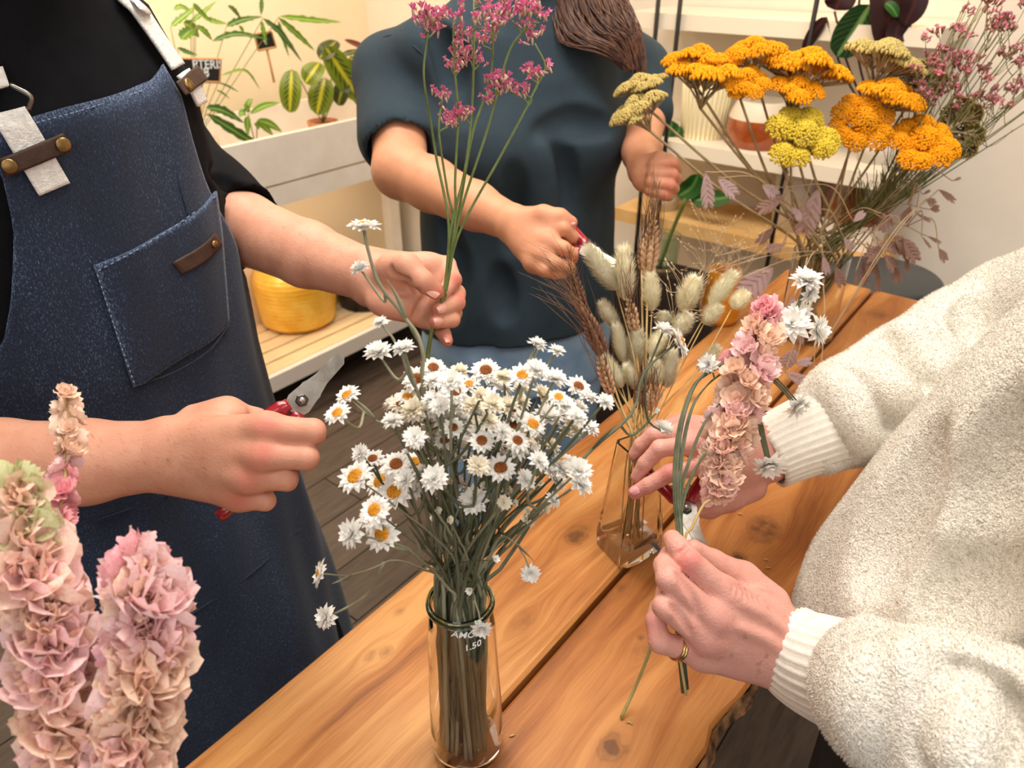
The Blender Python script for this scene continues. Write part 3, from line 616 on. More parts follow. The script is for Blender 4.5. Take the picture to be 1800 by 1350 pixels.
def groove(S, pts, r, depth, k=.02, mode='sub', jump=.04, **kw):
    """press a fold line (sub) or raise a ridge (add) where the given pixels meet the surface"""
    q = [sdf_hit(S, *p, **kw) for p in pts]; q = [p for p in q if p is not None]
    if len(q) < 2: return
    dq = [(p-CAM).dot(FW) for p in q]
    if max(dq)-min(dq) > jump*len(q): print('groove jump', pts, [round(d, 3) for d in dq]); return
    off = (r-depth)*(1 if mode == 'sub' else -1)
    q = [p-(p-CAM).normalized()*off for p in q]; q = bez(q, 12)
    n = len(q)
    for i in range(n-1):
        ra = r*(.35+.65*math.sin(math.pi*(i+.2)/(n-.6))); S.cone(q[i], q[i+1], ra, ra, k, mode)
def skinmat(name, base, red, blotch, spots=None, brs=.35):
    m, nt, b = newmat(name); L = nt.links.new; tc = nd(nt, 'ShaderNodeTexCoord')
    n1 = nd(nt, 'ShaderNodeTexNoise', Scale=38.0, Detail=4); L(tc.outputs['Object'], n1.inputs['Vector'])
    rp = nd(nt, 'ShaderNodeValToRGB'); rp.color_ramp.elements[0].position = .35; rp.color_ramp.elements[1].position = .7; rp.color_ramp.elements[0].color = c4(base); rp.color_ramp.elements[1].color = c4(blotch); L(n1.outputs['Fac'], rp.inputs[0])
    at = nd(nt, 'ShaderNodeAttribute', attribute_name='red'); mx = nd(nt, 'ShaderNodeMix', data_type='RGBA'); L(at.outputs['Fac'], mx.inputs[0]); L(rp.outputs[0], mx.inputs[6]); mx.inputs[7].default_value = c4(red); out = mx.outputs[2]
    if spots:
        n2 = nd(nt, 'ShaderNodeTexNoise', Scale=75.0, Detail=3); L(tc.outputs['Object'], n2.inputs['Vector'])
        r2 = nd(nt, 'ShaderNodeMapRange'); r2.inputs[1].default_value = .62; r2.inputs[2].default_value = .70; r2.inputs[4].default_value = .6; L(n2.outputs['Fac'], r2.inputs[0])
        a2 = nd(nt, 'ShaderNodeAttribute', attribute_name='age'); mm = nd(nt, 'ShaderNodeMath', operation='MULTIPLY'); L(r2.outputs[0], mm.inputs[0]); L(a2.outputs['Fac'], mm.inputs[1])
        m2 = nd(nt, 'ShaderNodeMix', data_type='RGBA'); L(mm.outputs[0], m2.inputs[0]); L(out, m2.inputs[6]); m2.inputs[7].default_value = c4(spots); out = m2.outputs[2]
    L(out, b.inputs['Base Color']); b.inputs['Roughness'].default_value = .5; b.inputs['Specular IOR Level'].default_value = .35
    b.inputs['Subsurface Weight'].default_value = .18; b.inputs['Subsurface Radius'].default_value = (1, .35, .2); b.inputs['Subsurface Scale'].default_value = .006
    n3 = nd(nt, 'ShaderNodeTexNoise', Scale=420.0, Detail=2); L(tc.outputs['Object'], n3.inputs['Vector']); n4 = nd(nt, 'ShaderNodeTexNoise', Scale=110.0, Detail=3); L(tc.outputs['Object'], n4.inputs['Vector'])
    ad = nd(nt, 'ShaderNodeMath', operation='ADD'); L(n3.outputs['Fac'], ad.inputs[0]); L(n4.outputs['Fac'], ad.inputs[1])
    bp = nd(nt, 'ShaderNodeBump', Strength=brs, Distance=.0008); L(ad.outputs[0], bp.inputs['Height']); L(bp.outputs[0], b.inputs['Normal']); return m
m_skin1 = skinmat('fair_skin', srgb(208, 148, 122), srgb(200, 104, 92), srgb(216, 160, 134))
m_skin2 = skinmat('warm_skin', srgb(206, 144, 110), srgb(200, 116, 98), srgb(214, 154, 120))
m_skin3 = skinmat('mature_skin', srgb(214, 154, 140), srgb(206, 114, 108), srgb(222, 166, 152), srgb(140, 86, 66), .8)
m_nail = mat('fingernail', srgb(220, 158, 142), .35, coat=.25)
m_nail2 = mat('polished_nail', srgb(226, 160, 164), .22, coat=.6)
def PP(*q): return [P(*a) for a in q]
def nail(parent, p, along, out, w_, l_, m=None):
    """small curved nail plate; p centre on the skin, along = towards the tip, out = nail normal"""
    a = Vector(along).normalized(); o = Vector(out); o = (o-a*o.dot(a)).normalized(); s = a.cross(o); V = []; F = []; n = 7
    for i in range(n):
        v = i/(n-1)*2-1
        for j in range(n):
            u = j/(n-1)*2-1; ww = w_*(1-.25*max(0, v)**2)*(1-.3*max(0, -v-.5)); V.append(Vector(p)+a*(v*l_*(1-.12*u*u))+s*(u*ww)+o*(.0012-.45*w_*u*u-.0008*v*v))
    F = [(i*n+j, i*n+j+1, (i+1)*n+j+1, (i+1)*n+j) for i in range(n-1) for j in range(n-1)]
    mb = MB(); mb.add(V, F); return mb.obj('fingernail', m or m_nail, parent)
def head_prims(Q, c, f, side, s=1.0):
    """head: c = centre of the skull, f = facing"""
    f = Vector(f).normalized(); side = Vector(side); up = Vector((0, 0, 1)); c = Vector(c)
    Q.ell(c+up*.02, (side*.076*s, f*.098*s, up*.105*s), .02); Q.ell(c+f*.03-up*.06, (side*.058*s, f*.066*s, up*.07*s), .03)
    Q.cone(c+f*.088+up*.005, c+f*.108-up*.028, .009, .014, .012); Q.cone(c+f*.082-up*.068-side*.018, c+f*.082-up*.068+side*.018, .009, .009, .008)
    for k in (-1, 1):
        Q.ell(c+f*.088+up*.012+side*.032*k, (side*.016, f*.012, up*.010), .008, 'sub'); Q.ell(c-f*.005-up*.005+side*.078*k, (side*.008, f*.018, up*.03), .006)
        Q.cone(c+f*.085+up*.03+side*.012*k, c+f*.075+up*.03+side*.048*k, .008, .007, .01)
def bodymesh(name, parts, m, parent, reds=(), rr=.012, age=None):
    V, F = join_np([S.verts_faces() for S in parts]); me = npmesh(name, V, F, m)
    Vv = np.array([v.co[:] for v in me.vertices]) if len(me.vertices) != len(V) else V
    me.attributes.new('red', 'FLOAT', 'POINT').data.foreach_set('value', (near(Vv, reds, rr)*.75 if len(reds) else np.zeros(len(Vv))).astype(np.float32))
    if age is not None: me.attributes.new('age', 'FLOAT', 'POINT').data.foreach_set('value', near(Vv, [age[0]], age[1]).astype(np.float32))
    return link(name, me, parent)
def eyes(parent, c, f, side):
    for k in (-1, 1):
        mb = MB(); pr = [(.0115*math.sin(math.pi*i/10)+1e-5, -.0115*math.cos(math.pi*i/10)) for i in range(11)]; mb.lathe(pr, 16, tuple(Vector(c)+Vector(f)*.078+Vector((0, 0, .012))+Vector(side)*.032*k)); ey_ = mb.obj('eye', mat('eye_white', (.8, .8, .78), .2, None), parent)
        M = Matrix.Translation(Vector(c)+Vector(f)*.0875+Vector((0, 0, .011))+Vector(side)*.032*k) @ Vector(f).to_track_quat('Z', 'Y').to_matrix().to_4x4(); mb = MB(); mb.lathe([(.0055, 0), (.0045, .0018), (1e-4, .0025)], 16); link('iris', mb.mesh('iris', mat('dark_iris', srgb(48, 34, 26), .15)), ey_, M)
def skull_hair(parent, c, f, side, m, bob=False):
    c = Vector(c); f = Vector(f); Q = Prims(.006)
    if bob: Q.ell(c-f*.035-Vector((0, 0, .03)), (Vector(side)*.092, f*.082, Vector((0, 0, .115))), .02)
    Q.ell(c-f*.02, (Vector(side)*.001, f*.001, Vector((0, 0, .001))), .01); Q.ell(c+Vector((0, 0, .035))-f*.012, (Vector(side)*.086, f*.104, Vector((0, 0, .105))), .01); S = Q.build()
    S.ell(c+f*.11-Vector((0, 0, .05)), (Vector(side)*.1, f*.09, Vector((0, 0, .11))), .015, 'sub'); S.ell(c-Vector((0, 0, .16 if not bob else .27)), (Vector(side)*.2, f*.2, Vector((0, 0, .11))), .02, 'sub')
    return link('hair', S.mesh('hair', m), parent)

# ================================================================== MAN IN DENIM APRON
mF, mL = N, T                      # he faces across the table; his left is along T
mz = [.30, .45, .63, .80, .95, 1.07, 1.16, 1.25, 1.40, 1.48, 1.54]
mo = [.05, .04, .025, .012, .0, .0, .0, .0, .004, -.004, -.014]
ma_ = [.215, .21, .20, .19, .178, .17, .170, .172, .172, .148, .085]; mb_ = [.185, .18, .165, .150, .136, .127, .126, .126, .122, .09, .07]
mcx = [-.49+mF.x*o-(.008 if z > 1.3 else 0) for o, z in zip(mo, mz)]; mcy = [.80+mF.y*o for o in mo]
def mring(z):
    f = lambda ys: float(np.interp(z, mz, ys)); return f(mcx), f(mcy), f(ma_), f(mb_)
def MS(th, z, off=0.0):
    cx, cy, a, b = mring(z); a += off; b += off
    return Vector((cx, cy, z)) + mF*(b*math.cos(th)) + mL*(a*math.sin(th))
def MHIT(px, py):
    for k in range(24):
        h = MHIT0(px-k*2.5, py)
        if h: return h
def MHIT0(px, py):
    r = ray(px, py)
    for i in range(1400):
        d = .35+i*.001; p = CAM+r*d; cx, cy, a, b = mring(p.z); q = Vector((p.x-cx, p.y-cy, 0)); u = q.dot(mL)/a; v = q.dot(mF)/b
        if u*u+v*v <= 1: return (math.atan2(u, v), p.z)
    return None
man = empty('person', (-.49, .80, 0)); tag(man, 'person in black shirt and dark denim apron cutting with flower scissors', 'person')
m_black = mat('black_jersey', srgb(11, 11, 14), .9, srgb(16, 16, 20), 40, spec=.15, bump=.2, bscale=500)
# --- right arm and fist (holds the scissors); depths in metres along the view axis
DA = .655
Q = Prims(.002)
wr = P(285, 800, DA+.01); el = P(-215, 815, .70)
Q.chain([el, P(0, 818, .675), P(150, 812, .668), wr], [.047, .041, .037, .031], .012, flat=(FW, .86))
# back of the hand first as thin metacarpals, then fingers
mcps = [P(466, 752, .632), P(462, 800, .630), P(437, 840, .638), P(419, 872, .652)]
pips = [P(550, 758, .634), P(538, 804, .632), P(503, 842, .640), P(466, 880, .652)]
dips = [P(553, 764, .672), P(540, 808, .672), P(505, 846, .678), P(468, 882, .684)]
tips = [P(520, 770, .690), P(505, 812, .690), P(475, 848, .692), P(442, 882, .694)]
rad = [(.0118, .0108, .0095, .0085), (.0118, .0108, .0095, .0085), (.0112, .0100, .009, .008), (.0102, .009, .008, .0075)]
for i in range(4): Q.chain([mcps[i], pips[i], dips[i], tips[i]], rad[i], .0028)
Q.chain([P(345, 742, .685), P(400, 728, .690), P(450, 742, .705), P(492, 752, .708)], [.017, .0155, .0125, .010], .006)      # thumb behind
for i in range(4): Q.cone(P(300, 772+18*i, DA+.012), mcps[i], .020, .0125, .012)
Q.ell(P(360, 808, .672), (RT*.040, UP*.032, FW*.019), .014)
Q.ell(P(392, 728, .676), (RT*.022, UP*.012, FW*.014), .012)
armR = Q.build()
reds = [P(468, 748, .622), P(462, 798, .620), P(437, 838, .628), P(420, 872, .642), P(560, 757, .64), P(548, 805, .64), P(515, 842, .65)]
# --- left arm, palm towards the camera, pinching the statice stems
Q = Prims(.002)
sh = Vector((-.36, .95, 1.42)); elb = P(372, 395, 1.0)
Q.chain([elb, P(430, 403, .968), P(540, 447, .915), P(646, 484, .868)], [.048, .046, .040, .0305], .012, flat=(FW, .9))
D = .84
fi = [ [P(748, 466, .862), P(786, 466, .868), P(797, 492, .850), P(781, 512, .832)],
       [P(762, 498, .868), P(802, 516, .866), P(803, 532, .846), P(772, 545, .826)],
       [P(760, 526, .868), P(797, 550, .862), P(795, 562, .842), P(766, 566, .826)],
       [P(745, 556, .862), P(770, 574, .856), P(781, 588, .846), P(786, 599, .838)] ]
fr = [(.0118, .0105, .0095, .0082), (.0122, .0108, .0096, .0080), (.0115, .0100, .0088, .0076), (.0105, .0088, .0078, .0068)]
for f_, r_ in zip(fi, fr): Q.chain(f_, r_, .0028)
Q.chain([P(690, 470, .835), P(716, 468, .818), P(744, 495, .812), P(767, 512, .818)], [.017, .0145, .0118, .0095], .005)
for q, r_ in [((752, 468, .86), .015), ((760, 500, .864), .0155), ((752, 528, .862), .0155), ((738, 552, .858), .014)]: Q.cone(P(655, 484+(q[1]-500)*.45, .868), P(*q), .0215, r_, .012)
Q.ell(P(700, 532, .846), (RT*.036, UP*.020, FW*.017), .014); Q.ell(P(695, 480, .842), (RT*.026, UP*.018, FW*.016), .012)
armL = Q.build()
groove(armL, [(684, 466), (690, 482), (706, 490), (718, 494)], .004, .0012, .004, d0=.7); groove(armL, [(688, 512), (715, 516), (735, 510)], .003, .0010, .004, d0=.7); groove(armL, [(724, 565), (736, 540), (748, 520)], .003, .0010, .004, d0=.7)
reds += [P(765, 545, .815), P(757, 566, .815), P(772, 515, .81), P(786, 602, .835), P(800, 490, .84), P(812, 520, .84)]
Q = Prims(.008)
Q.stack([.85, 1.07, 1.25, 1.40, 1.48], [-.49]*5, [.80]*5, [.14, .13, .145, .14, .09], [.10, .09, .09, .08, .06], mL, mF); Q.cone((-.48, .79, 1.44), (-.455, .77, 1.58), .058, .055, .03)

Q.cone(Vector((-.49, .80, 1.40))-mL*.185, Vector((-.63, .60, 1.14)), .047, .042, .02); Q.cone(Vector((-.63, .60, 1.14)), el, .042, .042, .02)
Q.cone(Vector((-.49, .80, 1.36))+mL*.09, P(290, 230, 1.04), .032, .032, .02); Q.cone(P(290, 230, 1.04), elb, .032, .042, .02)
hc = Vector((-.43, .755, 1.665)); head_prims(Q, hc, mF, mL); bodyM = Q.build()
body = bodymesh('body', [armR, armL, bodyM], m_skin1, man, reds, .011); eyes(man, hc, mF, mL)
skull_hair(man, hc, mF, mL, mat('dark_brown_hair', srgb(52, 36, 26), .6, srgb(74, 52, 38), 160, stretch=(1, 1, .2)))
al = lambda a, b: (Vector(b)-Vector(a))
nail(body, P(762, 511, .8085), al(P(744, 495, .81), P(767, 512, .812)), -FW*.8+UP*.35+RT*.3, .0068, .0078)
nail(body, P(787, 509, .824), al(P(797, 492, .85), P(781, 513, .83)), -FW*.75+RT*.6, .0052, .006)
nail(body, P(777, 542, .8175), al(P(803, 532, .84), P(772, 545, .826)), -FW*.95-UP*.05, .0052, .0062)
nail(body, P(771, 565, .8175), al(P(797, 560, .84), P(766, 566, .826)), -FW*.95-UP*.1, .005, .0058)
nail(body, P(787, 597, .8315), al(P(776, 580, .85), P(786, 599, .836)), -FW*.7+RT*.5-UP*.2, .0042, .0052)
nail(body, P(566, 770, .667), al(P(553, 764, .655), P(553, 770, .685)), RT*.9-UP*.3, .005, .006)
# fine dark hair on the forearms
def arm_hair(S, pts, n, parent, seed):
    r = random.Random(seed); mb = MB()
    for _ in range(n):
        t = r.random(); i = min(len(pts)-2, int(t*(len(pts)-1))); f = t*(len(pts)-1)-i; q = (lerp(pts[i][0], pts[i+1][0], f), lerp(pts[i][1], pts[i+1][1], f)+r.uniform(-1, 1)*lerp(pts[i][2], pts[i+1][2], f)); p = sdf_hit(S, *q, d0=.55, d1=1.2)
        if p is None: continue
        d = (RT*r.uniform(.5, 1)-UP*r.uniform(-.1, .8)-FW*r.uniform(-.1, .35)).normalized(); L_ = r.uniform(.003, .007); c = p+(CAM-p).normalized()*.0004
        mb.tube([c, c+d*L_*.5-FW*.0008, c+d*L_-UP*L_*.25-FW*.0006], [.00007, .00006, .00003], 3, caps=False)
    o = mb.obj('arm_hair', mat('arm_hair_brown', srgb(120, 80, 60), .6), parent); o['kind'] = 'stuff'
arm_hair(armR, [(5, 815, 72), (150, 810, 66), (290, 800, 60), (360, 795, 60)], 300, body, 1); arm_hair(armL, [(450, 400, 50), (540, 440, 44), (630, 475, 38)], 260, body, 2)
# --- shirt
Q = Prims(.006)
Q.stack(mz, mcx, mcy, ma_, mb_, mL, mF, .02)
shL = Vector((-.49, .80, 1.40))+mL*.165; Q.chain([Vector((-.49, .80, 1.39))+mL*.08, P(238, 150, 1.03), P(288, 262, 1.03), P(364, 362, 1.0), P(420, 396, .972)], [.050, .052, .060, .068, .060], .02)
shR = Vector((-.49, .80, 1.40))-mL*.165; Q.chain([shR, Vector((-.64, .59, 1.16)), P(-190, 812, .70)], [.078, .066, .056], .04)
Q.cone((-.485, .795, 1.46), (-.47, .785, 1.52), .085, .068, .03)
Sh = Q.build()
for pts in [[(360, 240), (392, 262), (404, 282)], [(372, 300), (392, 318), (412, 330)], [(366, 340), (378, 372)]]: groove(Sh, pts, .008, .004, .012, d0=.6)
Sh.cone(P(452, 410, .958), P(560, 450, .91), .060, .062, .004, 'sub')
link('black_shirt', Sh.mesh('black_shirt', m_black), man)
# --- trousers and shoes
Q = Prims(.010)
for k in (-1, 1): Q.chain([Vector((-.49, .80, .92))+mL*.08*k, Vector((-.48, .79, .5))+mL*.09*k, Vector((-.5, .80, .09))+mL*.10*k], [.10, .072, .062], .03)
link('trousers', Q.build().mesh('trousers', mat('dark_trousers', srgb(30, 32, 38), .8)), man)
for k in (-1, 1):
    Q = Prims(.006); b0 = Vector((-.52, .82, .045))+mL*.10*k; Q.chain([b0-mF*.02, b0+mF*.10, b0+mF*.19-Vector((0, 0, .012))], [.045, .043, .034], .02); S_ = Q.build(); link('shoe', S_.mesh('shoe', mat('black_shoe', srgb(24, 24, 24), .5)), man)
# --- apron
def denimmat():
    m, nt, b = newmat('indigo_denim'); L = nt.links.new; tc = nd(nt, 'ShaderNodeTexCoord'); mp = nd(nt, 'ShaderNodeMapping'); mp.inputs['Scale'].default_value = (1, 1, .35); L(tc.outputs['Object'], mp.inputs[0])
    n1 = nd(nt, 'ShaderNodeTexNoise', Scale=1000.0, Detail=2); L(mp.outputs[0], n1.inputs['Vector']); n2 = nd(nt, 'ShaderNodeTexNoise', Scale=14.0, Detail=4); L(mp.outputs[0], n2.inputs['Vector'])
    at = nd(nt, 'ShaderNodeAttribute', attribute_name='wear')
    ad = nd(nt, 'ShaderNodeMath', operation='MULTIPLY_ADD'); L(n2.outputs['Fac'], ad.inputs[0]); ad.inputs[1].default_value = .35; L(n1.outputs['Fac'], ad.inputs[2])
    a2 = nd(nt, 'ShaderNodeMath', operation='MULTIPLY_ADD'); L(at.outputs['Fac'], a2.inputs[0]); a2.inputs[1].default_value = .24; L(ad.outputs[0], a2.inputs[2])
    rp = nd(nt, 'ShaderNodeValToRGB'); e = rp.color_ramp.elements; e[0].position = .48; e[0].color = c4(srgb(9, 15, 28)); e[1].position = 1.05; e[1].color = c4(srgb(100, 118, 146)); em = e.new(.80); em.color = c4(srgb(22, 40, 68)); L(a2.outputs[0], rp.inputs[0])
    L(rp.outputs[0], b.inputs['Base Color']); b.inputs['Roughness'].default_value = .85; b.inputs['Sheen Weight'].default_value = .12
    bp = nd(nt, 'ShaderNodeBump', Strength=.35, Distance=.0008); L(n1.outputs['Fac'], bp.inputs['Height']); L(bp.outputs[0], b.inputs['Normal']); return m
m_denim = denimmat()
def sheet(name, grid, m, parent, thick=.0025, wear=None, two=True):
    """grid[i][j] of points -> solid sheet (outer side = given points, inner side pushed back along local normal)"""
    R_, C_ = len(grid), len(grid[0]); V = [p for r in grid for p in r]; Nn = []
    for i in range(R_):
        for j in range(C_):
            du = grid[i][min(j+1, C_-1)]-grid[i][max(j-1, 0)]; dv = grid[min(i+1, R_-1)][j]-grid[max(i-1, 0)][j]; n = du.cross(dv); Nn.append(n.normalized() if n.length > 1e-12 else Vector((0, 0, 1)))
    cen = Vector((-.49, .80, 0)); s = sum((Nn[k].dot(Vector((V[k].x-cen.x, V[k].y-cen.y, 0))) for k in range(0, len(V), 7)))
    sg = 1 if s > 0 else -1; V2 = [V[k]-Nn[k]*thick*sg for k in range(len(V))]; n = len(V)
    F = [(i*C_+j, i*C_+j+1, (i+1)*C_+j+1, (i+1)*C_+j) for i in range(R_-1) for j in range(C_-1)]; F2 = [tuple(n+q for q in f[::-1]) for f in F]
    rim = [i*C_ for i in range(R_)] + [(R_-1)*C_+j for j in range(1, C_)] + [i*C_+C_-1 for i in range(R_-2, -1, -1)] + [j for j in range(C_-2, 0, -1)]
    F3 = [(rim[k], rim[(k+1) % len(rim)], n+rim[(k+1) % len(rim)], n+rim[k]) for k in range(len(rim))]
    w_ = [0.0]*len(V)
    for i in range(R_):
        for j in range(C_):
            e = min(i, j, R_-1-i, C_-1-j); w_[i*C_+j] = (.8 if e == 0 else .12 if e == 1 else 0) if wear is None else wear(i, j)
    mb = MB(); mb.add(V+V2, F+F2+F3, 0, w_+w_); o = mb.obj(name, m, parent, True, 'wear'); bm = bmesh.new(); bm.from_mesh(o.data); bmesh.ops.recalc_face_normals(bm, faces=bm.faces); bm.to_mesh(o.data); bm.free(); return o
AO = .009
def fold(th, z): return .0035*math.sin(th*7+z*9)*min(1, max(0, (1.3-z)/.5)) + .002*math.sin(th*13-z*14+1) + (.010*math.sin(th*5.2+.6)*max(0, (.85-z)/.5) if z < .85 else 0)
le = [MHIT(*q) for q in [(7, 307), (27, 393), (28, 450), (25, 527), (12, 600)]]; le = [q for q in le if q]; le.sort(key=lambda q: q[1])
lez = [q[1] for q in le]; let_ = [-q[0] for q in le]; print('ARMHOLE', le)
tops = [MHIT(*q) for q in [(4, 228), (58, 201), (110, 186), (160, 172), (215, 156), (252, 140), (268, 112), (285, 100), (300, 112)]]; tops = [q for q in tops if q]; print('TOP', tops)
tth = [q[0] for q in tops]; ttz = [q[1] for q in tops]
def ztop(th): return float(np.interp(th, tth, ttz))
def thl(z):
    if z > lez[0]: return float(np.interp(z, lez, let_))
    return min(1.95, let_[0]+(lez[0]-z)*7.0) if z > .95 else 1.95
apron = None
rows, cols = 74, 64; grid = []
for i in range(rows):
    v = i/(rows-1); r_ = []
    for j in range(cols):
        u = j/(cols-1)*2-1; z = .33+(1.33-.33)*v; th = u*(thl(z)+(.14 if u > 0 else 0))
        for _ in range(3): zt = ztop(th); z = .33+(zt-.33)*v; th = u*(thl(z)+(.14 if u > 0 else 0))
        r_.append(MS(th, z, AO+fold(th, z)))
    grid.append(r_)
apron = sheet('denim_apron', grid, m_denim, man, .003)
apron['label'] = 'dark indigo denim bib apron with chest pocket'
def patch(name, corners, m, off, nu=10, nv=10, thick=.0015, parent=None, wear=None, rnd=0):
    """four pixel corners TL TR BR BL laid on the torso"""
    c = [MHIT(*q) for q in corners]
    if any(q is None for q in c): print('patch miss', name, corners, c); return None
    g = []
    for i in range(nv):
        v = i/(nv-1); r_ = []
        for j in range(nu):
            u = j/(nu-1); th = lerp(lerp(c[0][0], c[1][0], u), lerp(c[3][0], c[2][0], u), v); z = lerp(lerp(c[0][1], c[1][1], u), lerp(c[3][1], c[2][1], u), v)
            r_.append(MS(th, z, AO+off+fold(th, z)))
        g.append(r_)
    return sheet(name, g, m, parent or apron, thick, wear)
patch('chest_pocket', [(160, 462), (364, 336), (388, 566), (228, 672)], m_denim, .0035, 26, 26, .003)
m_stitch = mat('pale_stitching', srgb(120, 138, 164), .8)
def line_on(pts, off, rad, m, name, parent=None, dash=False):
    c = [MHIT(*q) for q in pts]; c = [q for q in c if q]
    pp = bez([MS(t, z, AO+off+fold(t, z)) for t, z in c], 40); mb = MB()
    if dash:
        for i in range(0, len(pp)-1, 2): mb.tube([pp[i], pp[i+1]], rad, 4)
    else: mb.tube(pp, rad, 5)
    return mb.obj(name, m, parent or apron)
line_on([(166, 476), (198, 575), (230, 668)], .0042, .0008, m_stitch, 'stitch_line', None, True)
line_on([(232, 668), (300, 648), (350, 612), (385, 570)], .0042, .0008, m_denim, 'seam')
line_on([(166, 470), (230, 432), (300, 388), (360, 346)], .0045, .0007, m_stitch, 'stitch_line', None, True)
line_on([(60, 213), (150, 186), (240, 158)], .001, .0007, m_stitch, 'stitch_line', None, True)
line_on([(270, 150), (300, 320), (330, 420)], .0005, .0009, m_denim, 'seam'); line_on([(60, 950), (180, 905), (290, 860)], .001, .0012, m_denim, 'seam'); line_on([(330, 1080), (430, 1000), (520, 930)], .001, .0012, m_denim, 'seam')
m_web = mat('white_webbing', srgb(236, 233, 228), .8, srgb(216, 212, 206), 220, bump=.8, bscale=420)
m_leather = mat('brown_leather', srgb(56, 38, 30), .55, srgb(74, 52, 42), 50, bump=.3, bscale=200); m_brass = mat('antique_brass', srgb(150, 120, 78), .35, metal=1)
patch('webbing_strap', [(-14, 196), (40, 182), (118, 317), (68, 338)], m_web, .004, 12, 24, .003, None, lambda i, j: 0)
patch('webbing_strap', [(-40, 120), (2, 112), (14, 145), (-30, 158)], m_web, .006, 8, 8, .003, None, lambda i, j: 0)
patch('webbing_strap', [(290, 132), (312, 120), (342, 180), (331, 188)], m_web, .004, 8, 12, .003, None, lambda i, j: 0)
patch('webbing_strap', [(180, -6), (212, -6), (305, 112), (280, 122)], m_web, .004, 8, 24, .003, None, lambda i, j: 0)
for pa, pb_, w_ in [((14, 284), (106, 246), 17), ((294, 150), (322, 130), 15), ((303, 464), (362, 420), 13)]:
    d = Vector((pb_[0]-pa[0], pb_[1]-pa[1])).normalized(); q = Vector((-d.y, d.x))*w_
    t_ = patch('leather_tab', [(pa[0]-q.x-d.x*8, pa[1]-q.y-d.y*8), (pb_[0]-q.x+d.x*4, pb_[1]-q.y+d.y*4), (pb_[0]+q.x+d.x*4, pb_[1]+q.y+d.y*4), (pa[0]+q.x-d.x*8, pa[1]+q.y-d.y*8)], m_leather, .008 if pa[1] < 400 else .0055, 14, 8, .002, None, lambda i, j: 0)
def disc_on(px, py, r, off, m, name, dome=.0012):
    h = MHIT(px, py)
    if not h: return
    p = MS(*h, AO+off+fold(*h)); e = .01; nrm = (MS(h[0]+e, h[1], AO)-MS(h[0]-e, h[1], AO)).cross(MS(h[0], h[1]+e, AO)-MS(h[0], h[1]-e, AO)).normalized()
    if nrm.dot(CAM-p) < 0: nrm = -nrm
    M = Matrix.Translation(p) @ nrm.to_track_quat('Z', 'Y').to_matrix().to_4x4(); mb = MB(); mb.lathe([(r, -.002), (r, .0006), (r*.8, dome), (1e-4, dome*1.1)], 20); return link(name, mb.mesh(name, m), apron, M)
for px, py, r in [(19, 282, .0065), (102, 248, .0065), (298, 148, .0062), (353, 428, .0045)]: disc_on(px, py, r, .0105 if py < 400 else .0075, m_brass, 'rivet')
h1 = MHIT(12, 140); h2 = MHIT(40, 185)
if h1 and h2:
    mb = MB(); mb.tube(bez([MS(h1[0], h1[1], .03), MS(h1[0]+.06, h1[1]-.01, .03), MS(h2[0]+.01, h2[1], .022)], 14), .0022, 8); mb.obj('strap_buckle', mat('steel_buckle', srgb(150, 146, 138), .3, metal=1), apron)

def shoulder_strap(start, sgn):
    th, z = start; top = Vector((mring(1.50)[0], mring(1.50)[1], 0))+mL*.085*sgn
    pts = bez([MS(th, z, .016), MS(lerp(th, sgn*.8, .5), lerp(z, 1.49, .6), .016), top+mF*.035+Vector((0, 0, 1.515)), top-mF*.02+Vector((0, 0, 1.522)), MS(math.pi-sgn*.7, 1.46, .014), MS(math.pi-sgn*.4, 1.30, .014)], 40)
    g = []
    for i, p in enumerate(pts):
        t_ = (pts[min(i+1, len(pts)-1)]-pts[max(i-1, 0)]).normalized(); o_ = (p-Vector((mcx[5], mcy[5], p.z-.10))).normalized(); s_ = t_.cross(o_).normalized(); g.append([p-s_*.017, p, p+s_*.017])
    return sheet('webbing_strap', g, m_web, apron, .002, lambda i, j: 0)
hs = MHIT(-18, 132)
if hs: shoulder_strap(hs, -1)
hs = MHIT(197, -4)
if hs: shoulder_strap(hs, 1)
